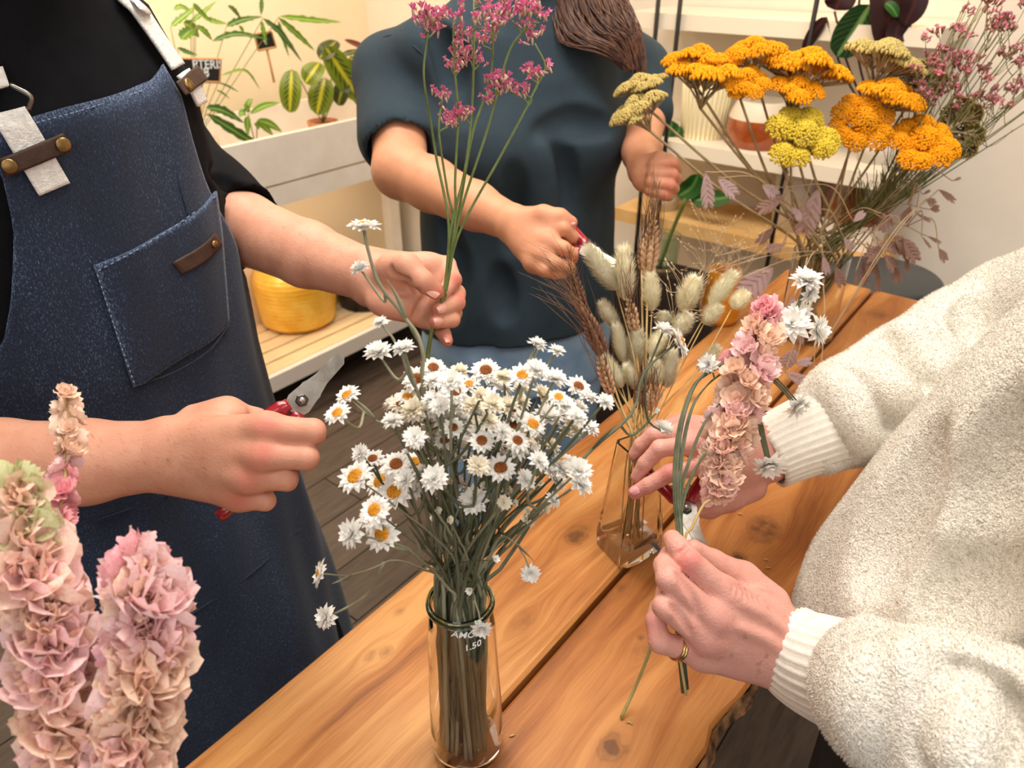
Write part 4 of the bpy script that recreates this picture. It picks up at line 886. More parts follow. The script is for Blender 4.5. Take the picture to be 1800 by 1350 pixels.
# ================================================================== flower scissors
m_steel = mat('brushed_steel', srgb(182, 178, 170), .36, srgb(146, 140, 132), 60, metal=.95); m_red = mat('red_grip', srgb(150, 16, 34), .25, coat=.6, spec=.5); m_dkst = mat('dark_steel', srgb(90, 88, 86), .35, metal=1)
def scissors(label, pivot, tip, face, opening, ln=.052, hl=.105, name='flower_scissors'):
    """local frame: x = blade direction, y = spread, z = towards face"""
    x = (Vector(tip)-Vector(pivot)).normalized(); z = Vector(face); z = (z-x*z.dot(x)).normalized(); y = z.cross(x); o = Vector(pivot)
    L2 = lambda u, v, w_: o+x*u+y*v+z*w_; r = empty(name, o); tag(r, label, 'scissors', 'red-handled flower scissors')
    for k in (-1, 1):
        an = k*opening*.35; ca, sa = math.cos(an), math.sin(an); R2 = lambda u, v, w_: L2(u*ca-v*sa, u*sa+v*ca, w_)
        out = [(-.012, -.009*k), (-.004, -.012*k), (.012, -.0105*k), (ln*.55, -.0076*k), (ln, -.0050*k), (ln+.0045, 0), (ln, .0042*k), (ln*.5, .0058*k), (.020, .0070*k), (.014, .0100*k), (-.006, .010*k), (-.014, .004*k)]
        w0 = .0006*k; mb = MB(); n = len(out); V = [R2(u, v, w0+.0011) for u, v in out]+[R2(u, v, w0-.0011) for u, v in out]
        mb.add(V, [tuple(range(n)), tuple(range(2*n-1, n-1, -1))]+[(i, (i+1) % n, n+(i+1) % n, n+i) for i in range(n)]); bl = mb.obj('blade', m_steel, r, False)
        bm = bmesh.new(); bm.from_mesh(bl.data); bmesh.ops.recalc_face_normals(bm, faces=bm.faces); bm.to_mesh(bl.data); bm.free()
        s = -k; pts = [L2(-.010, s*.006, 0), L2(-.028, s*(.010+opening*.012), 0), L2(-.055, s*(.014+opening*.036), 0), L2(-.085, s*(.012+opening*.050), 0), L2(-hl, s*(.009+opening*.052), 0)]
        pc = bez(pts, 20); m_ = len(pc); mb = MB(); mb.tube(pc, [.0062 if i < 2 else .0082-.0022*(i/(m_-1)) for i in range(m_)], 12, flat=.72, up=y); mb.obj('handle', m_red, r)
    mb = MB(); M = Matrix.Translation(o+z*.0015) @ z.to_track_quat('Z', 'Y').to_matrix().to_4x4(); mb.lathe([(.0062, 0), (.0062, .003), (.0052, .004), (1e-4, .004)], 6); link('nut', mb.mesh('nut', m_dkst, False), r, M)
    mb = MB(); mb.lathe([(.0032, .003), (.0032, .0065), (.002, .0075), (1e-4, .0076)], 14); link('bolt', mb.mesh('bolt', m_steel), r, M)
    hx = []; w_ = .006+opening*.012
    for i in range(61): a = i/60; hx.append(L2(-.032+.0035*math.cos(a*38), -w_+2*w_*a, .0035*math.sin(a*38)))
    mb = MB(); mb.tube(hx, .0006, 5); mb.obj('spring', m_steel, r); return r
scissors('red-handled flower scissors gripped by the person in the denim apron', P(530, 704, .688), P(592, 636, .700), -FW*.9+RT*.2-UP*.1, .12, .052, .125)

# ================================================================== WOMAN IN DARK TEAL T-SHIRT
wF = Vector((.42, -.907, 0)).normalized(); wL = Vector((-wF.y, wF.x, 0)); WC = Vector((.015, 1.47, 0))
wo = empty('person', WC); tag(wo, 'person in dark teal t-shirt and light blue jeans with long brown hair', 'person')
Q = Prims(.0025)
e1 = P(704, 300, 1.27); w1 = P(900, 392, 1.12)
Q.chain([P(700, 200, 1.33), e1, P(760, 325, 1.235), P(835, 362, 1.165), w1], [.050, .046, .043, .036, .0275], .016)
kn_ = [P(968, 398, 1.085), P(962, 424, 1.075), P(952, 448, 1.075), P(938, 462, 1.085)]
for i, (a, b_, c_) in enumerate([((990, 402, 1.075), (1006, 416, 1.09), (1004, 426, 1.11)), ((990, 436, 1.066), (1006, 446, 1.08), (1008, 454, 1.10)), ((976, 464, 1.066), (996, 468, 1.078), (1004, 472, 1.10)), ((956, 474, 1.072), (976, 480, 1.08), (990, 480, 1.10))]):
    Q.chain([kn_[i], P(*a), P(*b_), P(*c_)], [.0118, .0105, .0092, .008], .003)
Q.chain([P(925, 385, 1.10), P(955, 378, 1.085), P(984, 382, 1.08), P(1004, 391, 1.082)], [.017, .0145, .0125, .0095], .006)
for i in range(4): Q.cone(P(905, 388+6*i, 1.115), kn_[i], .021, .0135, .013)
Q.ell(P(935, 420, 1.10), (RT*.030, UP*.030, FW*.016), .014)
wA = Q.build()
Q = Prims(.0025)
Q.chain([P(1132, 150, 1.50), P(1130, 215, 1.45), P(1128, 268, 1.36), P(1132, 300, 1.30)], [.046, .040, .034, .029], .016)
for i, (a, b_, c_, d_) in enumerate([((1150, 290, 1.262), (1183, 287, 1.255), (1190, 298, 1.275), (1176, 300, 1.29)), ((1148, 306, 1.255), (1182, 307, 1.246), (1190, 316, 1.268), (1176, 318, 1.285)), ((1145, 321, 1.255), (1177, 326, 1.246), (1185, 332, 1.268), (1172, 334, 1.285)), ((1143, 334, 1.262), (1168, 341, 1.254), (1176, 344, 1.272), (1164, 345, 1.285))]):
    Q.chain([P(*a), P(*b_), P(*c_), P(*d_)], [.0112, .0102, .009, .008], .0028)
Q.chain([P(1140, 285, 1.285), P(1158, 279, 1.268), P(1176, 282, 1.262), P(1188, 292, 1.262)], [.015, .013, .011, .009], .004)
Q.ell(P(1136, 312, 1.282), (RT*.026, UP*.027, FW*.018), .012)
wB = Q.build()
Q = Prims(.008)
ctr = lambda z, o=0: WC+wF*o+Vector((0, 0, z))
Q.stack([.78, 1.0, 1.2, 1.38, 1.44], [WC.x]*5, [WC.y]*5, [.16, .15, .15, .13, .08], [.10, .09, .09, .07, .05], wL, wF); Q.cone(ctr(1.40), ctr(1.55, .02), .052, .05, .03)
for k, e in ((-1, P(700, 200, 1.33)), (1, P(1132, 150, 1.50))): Q.cone(ctr(1.34, -.02)+wL*.12*k, e, .034, .042, .02)
hc2 = ctr(1.62, .03); head_prims(Q, hc2, wF, wL, .96); wBody = Q.build()
wreds = kn_ + [P(1004, 391, 1.075), P(1183, 288, 1.24), P(1182, 308, 1.235), P(1177, 327, 1.235), P(1170, 341, 1.24)]
bodyW = bodymesh('body', [wA, wB, wBody], m_skin2, wo, wreds, .012); eyes(wo, hc2, wF, wL)
nail(bodyW, P(1005, 389, 1.0745), al(P(984, 382, 1.08), P(1004, 391, 1.08)), UP*.7-FW*.7, .005, .006)
# t-shirt
m_teal = mat('dark_teal_cotton', srgb(38, 53, 63), .9, srgb(43, 59, 69), 20, bump=.15, bscale=600)
Q = Prims(.005); tz = [.842, .90, 1.0, 1.10, 1.22, 1.33, 1.40, 1.45, 1.48]
Q.stack(tz, [WC.x+wF.x*o for o in (.0, .0, .0, .0, .0, -.005, -.01, -.015, -.02)], [WC.y+wF.y*o for o in (.0, .0, .0, .0, .0, -.005, -.01, -.015, -.02)], [.222, .218, .208, .204, .208, .212, .195, .12, .085], [.160, .158, .150, .145, .140, .128, .11, .09, .075], wL, wF, .02)
for k in (-1, 1): Q.ell(ctr(1.215, .085)+wL*.082*k, (wL*.085, wF*.072, Vector((0, 0, .075))), .06)
s1 = ctr(1.375)+wL*-.175
Q.chain([s1, P(688, 130, 1.36), P(700, 240, 1.31)], [.058, .064, .072], .035)
Q.chain([ctr(1.375)+wL*.175, P(1118, 130, 1.50), P(1130, 195, 1.47)], [.06, .062, .06], .035)
St = Q.build()
for pts, r, dp in [([(780, 60), (800, 120), (812, 200)], .02, .010), ([(760, 40), (790, 110), (798, 150)], .012, .006), ([(905, 300), (912, 380), (905, 440)], .02, .007), ([(980, 240), (990, 330), (985, 430)], .022, .007), ([(1060, 230), (1056, 330), (1050, 420)], .018, .006), ([(780, 400), (800, 480), (790, 560)], .018, .006), ([(880, 480), (890, 560)], .018, .005), ([(690, 230), (720, 250), (760, 250)], .010, .005), ([(950, 235), (1010, 215), (1070, 220)], .018, .007)]: groove(St, pts, r, dp, .025, d0=.9)
for pts in [[(860, 320), (865, 420), (860, 520)], [(945, 260), (950, 350), (948, 450)], [(1022, 250), (1022, 350), (1018, 450)]]: groove(St, pts, .02, .004, .03, 'add', d0=.9)
St.disp(lambda x, y, z: .0022*np.sin(x*47+z*16)*np.sin(z*11+y*21)*np.clip((1.25-z)/.2, 0, 1))
St.cone(P(700, 283, 1.30)+Vector((0, 0, -.072)), P(700, 283, 1.30)+Vector((-.005, 0, -.16)), .085, .085, .004, 'sub') if False else None
# open the sleeve end so that the arm comes out of it
St.cone(P(715, 300, 1.26), P(702, 262, 1.29), .058, .056, .004, 'sub')
link('t_shirt', St.mesh('t_shirt', m_teal), wo)
mb = MB(); mb.tube(bez([p for p in [sdf_hit(St, *q, d0=.9) for q in [(662, 86), (672, 68), (690, 62), (712, 70), (735, 88), (755, 108)]] if p], 20), .0016, 6); mb.obj('shoulder_seam', m_teal, wo)
m_jean = mat('light_blue_denim', srgb(134, 168, 204), .9, srgb(160, 190, 218), 16, bump=.3, bscale=700)
Q = Prims(.008); Q.stack([.70, .80, .95], [WC.x]*3, [WC.y]*3, [.205, .205, .18], [.14, .145, .12], wL, wF)
for k in (-1, 1): Q.chain([ctr(.80)+wL*.10*k, ctr(.48, .01)+wL*.105*k, ctr(.10, -.01)+wL*.11*k], [.115, .085, .065], .03)
link('jeans', Q.build().mesh('jeans', m_jean), wo)
for k in (-1, 1):
    Q = Prims(.006); b0 = ctr(.04, -.03)+wL*.11*k; Q.chain([b0, b0+wF*.11, b0+wF*.19-Vector((0, 0, .01))], [.04, .038, .03], .02); link('shoe', Q.build().mesh('shoe', mat('white_trainer', srgb(220, 216, 210), .6)), wo)
# hair falling over her left shoulder
m_hair = mat('long_brown_hair', srgb(62, 38, 28), .42, srgb(118, 74, 50), 120, stretch=(1, 1, .1), objrand=0, spec=.5)
skull_hair(wo, hc2, wF, wL, m_hair, True)
mb = MB(); rnd = random.Random(3)
for i in range(900):
    s = rnd.random(); t_ = rnd.random(); dd = rnd.uniform(-.03, .02); j = lambda a: rnd.uniform(-a, a)
    # s: 0 = inner/lower edge of the lock, 1 = outer/upper edge
    p0 = hc2+wF*.06+wL*(.05+.05*s)+Vector((0, 0, .05+j(.03))); dz = 1.29+dd
    m1 = P(lerp(958, 1088, s)+j(5), -90+j(10), dz); a_ = P(lerp(966, 1098, s)+j(8), lerp(10, -10, s)+j(8), dz); b_ = P(lerp(985, 1110, s**.8)+j(8), lerp(70, 25, s)+j(6), dz-.01)
    c_ = P(lerp(1045, 1124, s**.7)+j(7), lerp(88, 62, s)+j(6), dz-.01); e_ = P(lerp(1100, 1130, s)+j(9), lerp(112, 122, s)+j(12), dz)
    pts = [p0, m1, a_, b_, c_, e_] if t_ > .25 else [p0, m1, a_, b_, c_]
    mb.tube(bez(pts, 20), [.0024]*0 + [.0014*(1-.6*q/20) for q in range(len(bez(pts, 20)))], 4, caps=False)
h = mb.obj('hair_lock', m_hair, wo); h['kind'] = 'stuff'
scissors('red-handled flower scissors held by the person in the teal t-shirt', P(1034, 440, 1.085), P(1075, 462, 1.06), -FW*.9+UP*.2, .16, .05, .08)

# ================================================================== PERSON IN CREAM FLEECE (right)
cF = -N; cR = T
co = empty('person', (.50, .51, 0)); tag(co, 'person in cream terry sweatshirt binding dried flowers at the table', 'person')
# --- right hand (upper), pruning
Q = Prims(.002); wE = P(1352, 805, .872)
Q.chain([P(1440, 765, .895), wE], [.030, .0285], .012)
mE = [P(1243, 815, .822), P(1222, 782, .828), P(1205, 760, .842), P(1200, 746, .860)]
fE = [[P(1176, 832, .800), P(1140, 853, .806), P(1116, 866, .812)], [P(1160, 788, .806), P(1134, 815, .814), P(1120, 838, .822)], [P(1150, 764, .826), P(1126, 782, .834), P(1115, 799, .840)], [P(1156, 752, .852), P(1136, 766, .862), P(1128, 780, .868)]]
rE = [(.0110, .0098, .0086, .0076), (.0110, .0096, .0084, .0074), (.0104, .0092, .0080, .0070), (.0092, .0082, .0074, .0066)]
for m_, f_, r_ in zip(mE, fE, rE): Q.chain([m_]+f_, r_, .0026)
Q.chain([P(1322, 856, .868), P(1282, 878, .862), P(1248, 893, .856), P(1222, 896, .850)], [.017, .0140, .0115, .0095], .006)
for i in range(4): Q.cone(P(1340, 812-14*i, .866), mE[i], .020, .0125, .012)
Q.ell(P(1285, 815, .852), (RT*.034, UP*.028, FW*.016), .014)
hE = Q.build()
groove(hE, [(1192, 812), (1215, 805), (1240, 802)], .003, .0012, .004, d0=.6)
# --- left hand (lower), pinching the posy
Q = Prims(.0018)
wF_ = P(1388, 1142, .672)
Q.chain([P(1470, 1195, .640), wF_], [.032, .0335], .012, flat=(FW, .85))
mF_ = [P(1276, 1044, .640), P(1254, 1085, .632), P(1240, 1122, .636), P(1236, 1152, .650)]
fF = [[P(1210, 985, .628), P(1190, 960, .640), P(1182, 948, .648)], [P(1176, 1018, .618), P(1168, 994, .640), P(1176, 975, .660)], [P(1168, 1066, .616), P(1172, 1040, .642), P(1182, 1015, .664)], [P(1160, 1128, .632), P(1152, 1092, .640), P(1156, 1068, .658)]]
rF = [(.0118, .0106, .0094, .0084), (.0116, .0108, .0094, .0080), (.0112, .0100, .0088, .0078), (.0104, .0096, .0086, .0076)]
for m_, f_, r_ in zip(mF_, fF, rF): Q.chain([m_]+f_, r_, .0026)
Q.chain([P(1352, 1062, .690), P(1305, 1018, .694), P(1252, 990, .682), P(1218, 966, .668)], [.0195, .0160, .0120, .0092], .006)
for i in range(4): Q.cone(P(1368, 1112+18*i, .672), mF_[i], .023, .0128, .012)
Q.ell(P(1312, 1108, .668), (RT*.040, UP*.034, FW*.018), .016)
hF = Q.build()
groove(hF, [(1224, 1078), (1222, 1052), (1208, 1030), (1190, 1006)], .003, .0016, .004, d0=.45); groove(hF, [(1214, 1118), (1200, 1085), (1180, 1062)], .003, .0014, .004, d0=.45)
for i in range(6): groove(hF, [(1282+9*i, 1018+4*i), (1290+9*i, 1030+4*i), (1288+10*i, 1044+4*i)], .0016, .0007, .002, d0=.45)
for i in range(3): groove(hF, [(1186+7*i, 976-5*i), (1200+6*i, 972-6*i)], .0014, .0006, .002, d0=.45)
for a in [((1300, 1060), (1340, 1080), (1380, 1110)), ((1290, 1100), (1340, 1120), (1370, 1140))]: groove(hF, a, .004, .0012, .006, 'add', d0=.45)
Q = Prims(.008)
Q.stack([.80, 1.1, 1.32, 1.38], [.49, .51, .53, .535], [.52, .49, .46, .455], [.17, .16, .16, .10], [.13, .12, .10, .07], cR, cF); Q.cone((.532, .458, 1.36), (.51, .475, 1.50), .05, .048, .03)
eE = P(1700, 600, .93); eF = P(2000, 1430, .44); sE = Vector((.531, .455, 1.34))+cR*.16; sF = Vector((.531, .455, 1.34))-cR*.16
Q.chain([sE, P(1800, 565, .955), eE, P(1440, 765, .895)], [.036, .034, .032, .030], .02); Q.chain([sF, eF, P(1470, 1195, .645)], [.05, .040, .030], .02)
hc3 = Vector((.505, .48, 1.585)); head_prims(Q, hc3, cF, -cR, .94); bodyC = Q.build()
creds = mE[:3]+mF_[:3]+[P(1176, 830, .79), P(1210, 985, .62), P(1112, 868, .80), P(1150, 1100, .64)]
bodyc = bodymesh('body', [hE, hF, bodyC], m_skin3, co, creds, .012, (P(1320, 1110, .655), .045)); eyes(co, hc3, cF, -cR); skull_hair(co, hc3, cF, -cR, mat('grey_hair', srgb(170, 164, 156), .6, srgb(140, 134, 126), 150, stretch=(1, 1, .15)), True)
nail(bodyc, P(1117, 861, .8045), al(P(1140, 853, .806), P(1114, 866, .811)), UP*.55-FW*.8, .0048, .0062, m_nail2)
nail(bodyc, P(1119, 837, .8155), al(P(1134, 815, .81), P(1119, 839, .82)), -FW*.9-RT*.3, .0045, .006, m_nail2)
nail(bodyc, P(1115, 797, .833), al(P(1126, 782, .83), P(1114, 800, .84)), -FW*.8-RT*.5, .0042, .0055, m_nail2)
nail(bodyc, P(1174, 950, .645), al(P(1190, 960, .64), P(1181, 944, .648)), -RT*.8-FW*.4, .0048, .006, m_nail2)
nail(bodyc, P(1149, 1066, .655), al(P(1152, 1092, .64), P(1155, 1064, .658)), -RT*.85-FW*.3, .004, .0055, m_nail2)
# rings
for k, off in enumerate((0, .0042)):
    c_ = mF_[3].lerp(fF[3][0], .62-k*.055); ax = (fF[3][0]-mF_[3]).normalized(); M = Matrix.Translation(c_) @ ax.to_track_quat('Z', 'Y').to_matrix().to_4x4()
    mb = MB(); R0 = .0103+.0001*k; prof = [(R0+.0012*math.cos(a*math.tau/10)+.0004, .0016*math.sin(a*math.tau/10)) for a in range(10)]; mb.lathe(prof, 40, close=True); o = link('finger_ring', mb.mesh('finger_ring', mat('gold', srgb(212, 176, 120), .2, metal=1)), co, M)
# --- sweatshirt
def terrymat():
    m, nt, b = newmat('cream_terry'); L = nt.links.new; tc = nd(nt, 'ShaderNodeTexCoord')
    n1 = nd(nt, 'ShaderNodeTexNoise', Scale=520.0, Detail=2); L(tc.outputs['Object'], n1.inputs['Vector']); n2 = nd(nt, 'ShaderNodeTexNoise', Scale=190.0, Detail=3); L(tc.outputs['Object'], n2.inputs['Vector'])
    ad = nd(nt, 'ShaderNodeMath', operation='ADD'); L(n1.outputs['Fac'], ad.inputs[0]); L(n2.outputs['Fac'], ad.inputs[1])
    rp = nd(nt, 'ShaderNodeValToRGB'); e = rp.color_ramp.elements; e[0].position = .7; e[0].color = c4(srgb(214, 206, 192)); e[1].position = 1.0; e[1].color = c4(srgb(241, 236, 225)); L(ad.outputs[0], rp.inputs[0]); L(rp.outputs[0], b.inputs['Base Color'])
    b.inputs['Roughness'].default_value = .95; b.inputs['Sheen Weight'].default_value = .3; b.inputs['Specular IOR Level'].default_value = .1
    bp = nd(nt, 'ShaderNodeBump', Strength=.9, Distance=.003); L(ad.outputs[0], bp.inputs['Height']); L(bp.outputs[0], b.inputs['Normal']); return m
m_terry = terrymat()
Q = Prims(.004)
Q.stack([.87, .89, .95, 1.1, 1.22, 1.35, 1.40, 1.43], [.479, .480, .486, .512, .530, .548, .552, .552], [.536, .535, .532, .51, .485, .455, .455, .455], [.185, .198, .204, .20, .195, .185, .14, .08], [.158, .170, .174, .168, .155, .135, .10, .07], cR, cF, .02)
Q.chain([sE+Vector((0, 0, -.01)), P(1790, 565, .95), P(1700, 612, .935), P(1600, 668, .915), P(1500, 722, .892), P(1440, 762, .885)], [.080, .082, .078, .071, .065, .050], .012)
Q.chain([sF+Vector((0, 0, -.01)), P(2030, 1430, .43), P(1780, 1330, .485), P(1650, 1262, .525), P(1575, 1222, .565), P(1535, 1205, .600)], [.080, .070, .066, .064, .060, .050], .012)
Sw = Q.build()
for pts, r, dp in [([(1563, 590), (1595, 632), (1620, 668)], .018, .015), ([(1483, 657), (1525, 705), (1556, 745)], .016, .014), ([(1630, 585), (1650, 622)], .014, .010), ([(1440, 700), (1470, 760), (1490, 810)], .012, .006), ([(1700, 520), (1706, 560), (1720, 590)], .014, .009), ([(1545, 585), (1530, 612), (1545, 640)], .012, .008)]: groove(Sw, pts, r, dp, .016, d0=.5)
for pts in [[(1520, 625), (1560, 680), (1590, 715)], [(1590, 575), (1625, 622), (1650, 655)], [(1455, 670), (1490, 720), (1520, 775)]]: groove(Sw, pts, .016, .005, .02, 'add', d0=.5)
for pts, r, dp in [([(1630, 1165), (1650, 1190), (1640, 1240), (1630, 1330)], .012, .014), ([(1690, 1190), (1725, 1215), (1752, 1240)], .012, .012), ([(1765, 1230), (1750, 1290), (1745, 1350)], .012, .012), ([(1575, 1170), (1552, 1250), (1548, 1330)], .010, .010)]: groove(Sw, pts, r, dp, .014, d0=.3)
for pts in [[(1590, 1150), (1600, 1220), (1590, 1320)], [(1700, 1210), (1700, 1280), (1690, 1340)], [(1520, 1160), (1515, 1230), (1520, 1300)]]: groove(Sw, pts, .014, .005, .018, 'add', d0=.3)
for pts, r, dp in [([(1700, 930), (1660, 1010), (1640, 1080)], .03, .006), ([(1620, 760), (1540, 900), (1500, 1000)], .03, .005), ([(1760, 700), (1700, 820), (1650, 900)], .03, .005)]: groove(Sw, pts, r, dp, .03, d0=.3)
swV, swF = Sw.verts_faces(); sweat = npmesh('sweatshirt', swV, swF, m_terry); sweat = link('terry_sweatshirt', sweat, co)
# looped pile: tiny tufts over the whole sweatshirt
tri = swV[swF]; nrm = np.cross(tri[:, 2]-tri[:, 0], tri[:, 3]-tri[:, 1]); ar = np.linalg.norm(nrm, axis=1); nrm /= np.maximum(ar, 1e-12)[:, None]
cen = tri.mean(1); vis = np.einsum('ij,ij->i', nrm, np.array(CAM)-cen) > -.05*np.linalg.norm(np.array(CAM)-cen, axis=1)
if True:
    ids = np.random.choice(np.arange(len(swF))[vis], 150000, p=(ar[vis]/ar[vis].sum())); w4 = np.random.dirichlet((1, 1, 1, 1), len(ids)); base = np.einsum('ij,ijk->ik', w4, tri[ids]); nn = nrm[ids]
    rd = np.random.normal(size=(len(ids), 3)); rd -= nn*np.einsum('ij,ij->i', rd, nn)[:, None]; rd /= np.linalg.norm(rd, axis=1)[:, None]; sd = np.cross(nn, rd)
    ln = np.random.uniform(.0014, .0026, (len(ids), 1)); tip = base+nn*ln+rd*ln*.6; wd = .00032
    V = np.stack([base-sd*wd, base+sd*wd, tip], 1).reshape(-1, 3); F = np.arange(len(V)).reshape(-1, 3)
    pile = link('terry_pile', npmesh('terry_pile', V, F, m_terry, False), sweat); pile['kind'] = 'stuff'
m_cuff = mat('ribbed_cuff', srgb(243, 239, 230), .85, srgb(234, 229, 218), 120, bump=.2, bscale=500)
def cuff(pts, rads, flat, upv, n=96):
    c_ = bez(pts, 10); m_ = len(c_); rr = np.interp(np.linspace(0, 1, m_), np.linspace(0, 1, len(rads)), rads); u = Vector(upv); V = []
    for i, p in enumerate(c_):
        t_ = (c_[min(i+1, m_-1)]-c_[max(i-1, 0)]).normalized(); u2 = (u-t_*u.dot(t_)).normalized(); b_ = t_.cross(u2)
        for j in range(n): a = math.tau*j/n; r_ = rr[i]+(.0010 if j % 3 else -.0012); V.append(p+u2*math.cos(a)*r_+b_*math.sin(a)*r_*flat)
    F = [(i*n+j, i*n+(j+1) % n, (i+1)*n+(j+1) % n, (i+1)*n+j) for i in range(m_-1) for j in range(n)]
    V2 = [c_[0]+(V[j]-c_[0])*.9 for j in range(n)]; k = len(V); V += V2; F += [(j, k+j, k+(j+1) % n, (j+1) % n) for j in range(n)]
    mb = MB(); mb.add(V, F); return mb.obj('ribbed_cuff', m_cuff, co)
cuff([P(1348, 800, .872), P(1392, 778, .875), P(1455, 752, .886)], [.0415, .045, .050], .85, UP)
cuff([P(1384, 1139, .672), P(1430, 1168, .650), P(1540, 1210, .595)], [.0405, .0445, .048], .85, UP)
Q = Prims(.010)
for k in (-1, 1): Q.chain([Vector((.49, .53, .86))+cR*.09*k, Vector((.475, .54, .48))+cR*.095*k, Vector((.50, .52, .09))+cR*.10*k], [.105, .08, .065], .03)
link('trousers', Q.build().mesh('trousers', mat('dark_brown_trousers', srgb(46, 38, 34), .85, srgb(56, 47, 42), 20)), co)
for k in (-1, 1):
    Q = Prims(.006); b0 = Vector((.50, .52, .045))+cR*.10*k; Q.chain([b0, b0+cF*.11, b0+cF*.19-Vector((0, 0, .01))], [.04, .038, .03], .02); link('shoe', Q.build().mesh('shoe', MATS['black_shoe']), co)
scissors('red-handled flower scissors under the hand of the person in the cream sweatshirt', P(1206, 897, .812), P(1224, 985, .765), -FW*.8+UP*.5-RT*.1, .55, .055, .050)
# ================================================================== FLOWERS, VASES
def orient(loc, nrm, scale, roll=0.0, sq=None):
    nrm = Vector(nrm).normalized(); R_ = nrm.to_track_quat('Z', 'Y').to_matrix().to_4x4()
    S_ = Matrix.Diagonal((scale, scale, scale, 1)) if sq is None else Matrix.Diagonal((sq[0], sq[1], sq[2], 1))
    return Matrix.Translation(Vector(loc)) @ R_ @ Matrix.Rotation(roll, 4, 'Z') @ S_
rng = random.Random(11); U_ = rng.uniform
def proj(p):
    q = Vector(p)-CAM; d = q.dot(FW); return (900+FPX*q.x/d, 675-FPX*q.dot(UP)/d, d)
def zfor(x, y, py):
    """height above (x, y) that projects to image row py"""
    lo, hi = 0.0, 1.6
    for _ in range(50):
        m = (lo+hi)/2
        if proj((x, y, m))[1] > py: lo = m
        else: hi = m
    return (lo+hi)/2
# ------------------------------------------------------------------ round glass vase
m_glass = glass('clear_glass', (.97, .985, .98)); m_rimg = glass('green_glass_rim', (.5, .86, .74))
VB = G(822, 1308); VH = zfor(VB.x, VB.y, 1052)-TZ; print('vase', VB, VH)
vz = empty('round_glass_vase', VB); tag(vz, 'round clear glass bottle vase marked AMOBI 1.50 in white on the table', 'vase')
vprof = [(.026, 0), (.0315, .002), (.0335, .010), (.0338, .03), (.0325, .07), (.0305, .12), (.0285, VH*.84), (.0268, VH*.92), (.0262, VH*.95)]
vin = [(.0242, VH*.95), (.0262, VH*.84), (.0283, .12), (.0302, .07), (.0313, .03), (.0305, .013), (.018, .010), (.0005, .011)]
vprof += [(.0260, VH-.004), (.0256, VH-.001)]; vin = [(.0246, VH), (.0240, VH-.002), (.0240, VH*.95)]+vin[1:]
mb = MB(); mb.lathe([(.0005, .0015), (.022, .0015)]+vprof+vin, 64, VB); mb.glassobj('vase_body', m_glass, vz)
mb = MB(); pr = [(.0272+.0014*math.cos(k*math.tau/12), VH-.004+.0032*math.sin(k*math.tau/12)) for k in range(12)]; mb.lathe(pr, 64, VB, close=True); mb.glassobj('thick_green_rim', m_rimg, vz)
def vr(z): return float(np.interp(z, [p[1] for p in vprof], [p[0] for p in vprof]))
def wrap_text(body, size, px, py, shear=0.0, rot=0.0):
    me = text_mesh(body, size, m_ink, .0001, shear); q = PY(px, py, VB.y-.029); z0 = q.z-TZ; a0 = math.atan2(q.x-VB.x, -(q.y-VB.y))
    for v in me.vertices:
        x_, y_ = v.co.x*math.cos(rot)-v.co.y*math.sin(rot), v.co.x*math.sin(rot)+v.co.y*math.cos(rot); z = z0+y_; r = vr(z)+.0010+v.co.z; a = a0+x_/r; v.co = (VB.x+r*math.sin(a), VB.y-r*math.cos(a), TZ+z)
    link('lettering', me, vz)
wrap_text('AMOBI', .0088, 791, 1122, .1, -.16); wrap_text('1.50', .0088, 816, 1145, .1, .08)
# ------------------------------------------------------------------ everlasting heads (white papery bracts)
m_petal = mat('papery_white_bract', srgb(253, 252, 249), .7, srgb(246, 243, 236), 3, spec=.2, transl=.2); m_cream = mat('papery_cream_bract', srgb(246, 240, 224), .7, srgb(236, 226, 202), 3, spec=.2, transl=.2)
m_discy = mat('golden_disc', srgb(222, 160, 36), .8, srgb(176, 104, 20), 9, contrast=(.4, .6)); m_discb = mat('brown_disc', srgb(150, 84, 24), .8, srgb(96, 48, 14), 9, contrast=(.4, .6))
def petal(mb, az, el, L, w, r0, z0, cup=.2, curl=0.0, mi=0, tipn=3, a=None):
    ca, sa = math.cos(az), math.sin(az); V = []; n = 5
    for i in range(n):
        t = i/(n-1); e = el+curl*t*t; rr = r0+L*t*math.cos(el+curl*t*.5); zz = z0+L*t*math.sin(el+curl*t*.5); ww = w*(math.sin(math.pi*(.12+.88*t)**.85)**.8 if t < 1 else .06)
        for u in (-1, 0, 1): V.append(((rr)*ca-u*ww*sa, rr*sa+u*ww*ca, zz+cup*ww*abs(u)))
    mb.add(V, [(i*3+j, i*3+j+1, (i+1)*3+j+1, (i+1)*3+j) for i in range(n-1) for j in range(2)], mi, a)
def head_mesh(seed, kind):
    r = random.Random(seed); mb = MB(); J = lambda a: r.uniform(-a, a)
    lay = {'o': [(13, .02, 1.0, .20, .22), (13, .28, .92, .19, .24), (12, .55, .78, .17, .26), (10, .85, .5, .13, .28)], 'c': [(10, -.1, .95, .22, .1), (12, .3, .92, .22, .08), (11, .62, .86, .20, .06), (9, .95, .78, .17, .04), (6, 1.25, .66, .13, .02)], 'b': [(8, .9, .9, .26, .05), (7, 1.15, .9, .22, .03), (5, 1.35, .9, .18, .0)]}[kind]
    for n, el, L, w, r0 in lay:
        o = J(1)
        for i in range(n): petal(mb, o+i*math.tau/n+J(.12), el+J(.14), L*(1+J(.12))*(1-r0), w*(1+J(.15)), r0, -.05+J(.03), .35, J(.3)-.1)
    mb.lathe([(.02, -.28), (.16, -.2), (.25, -.06), (.2, .0)], 10); return mb
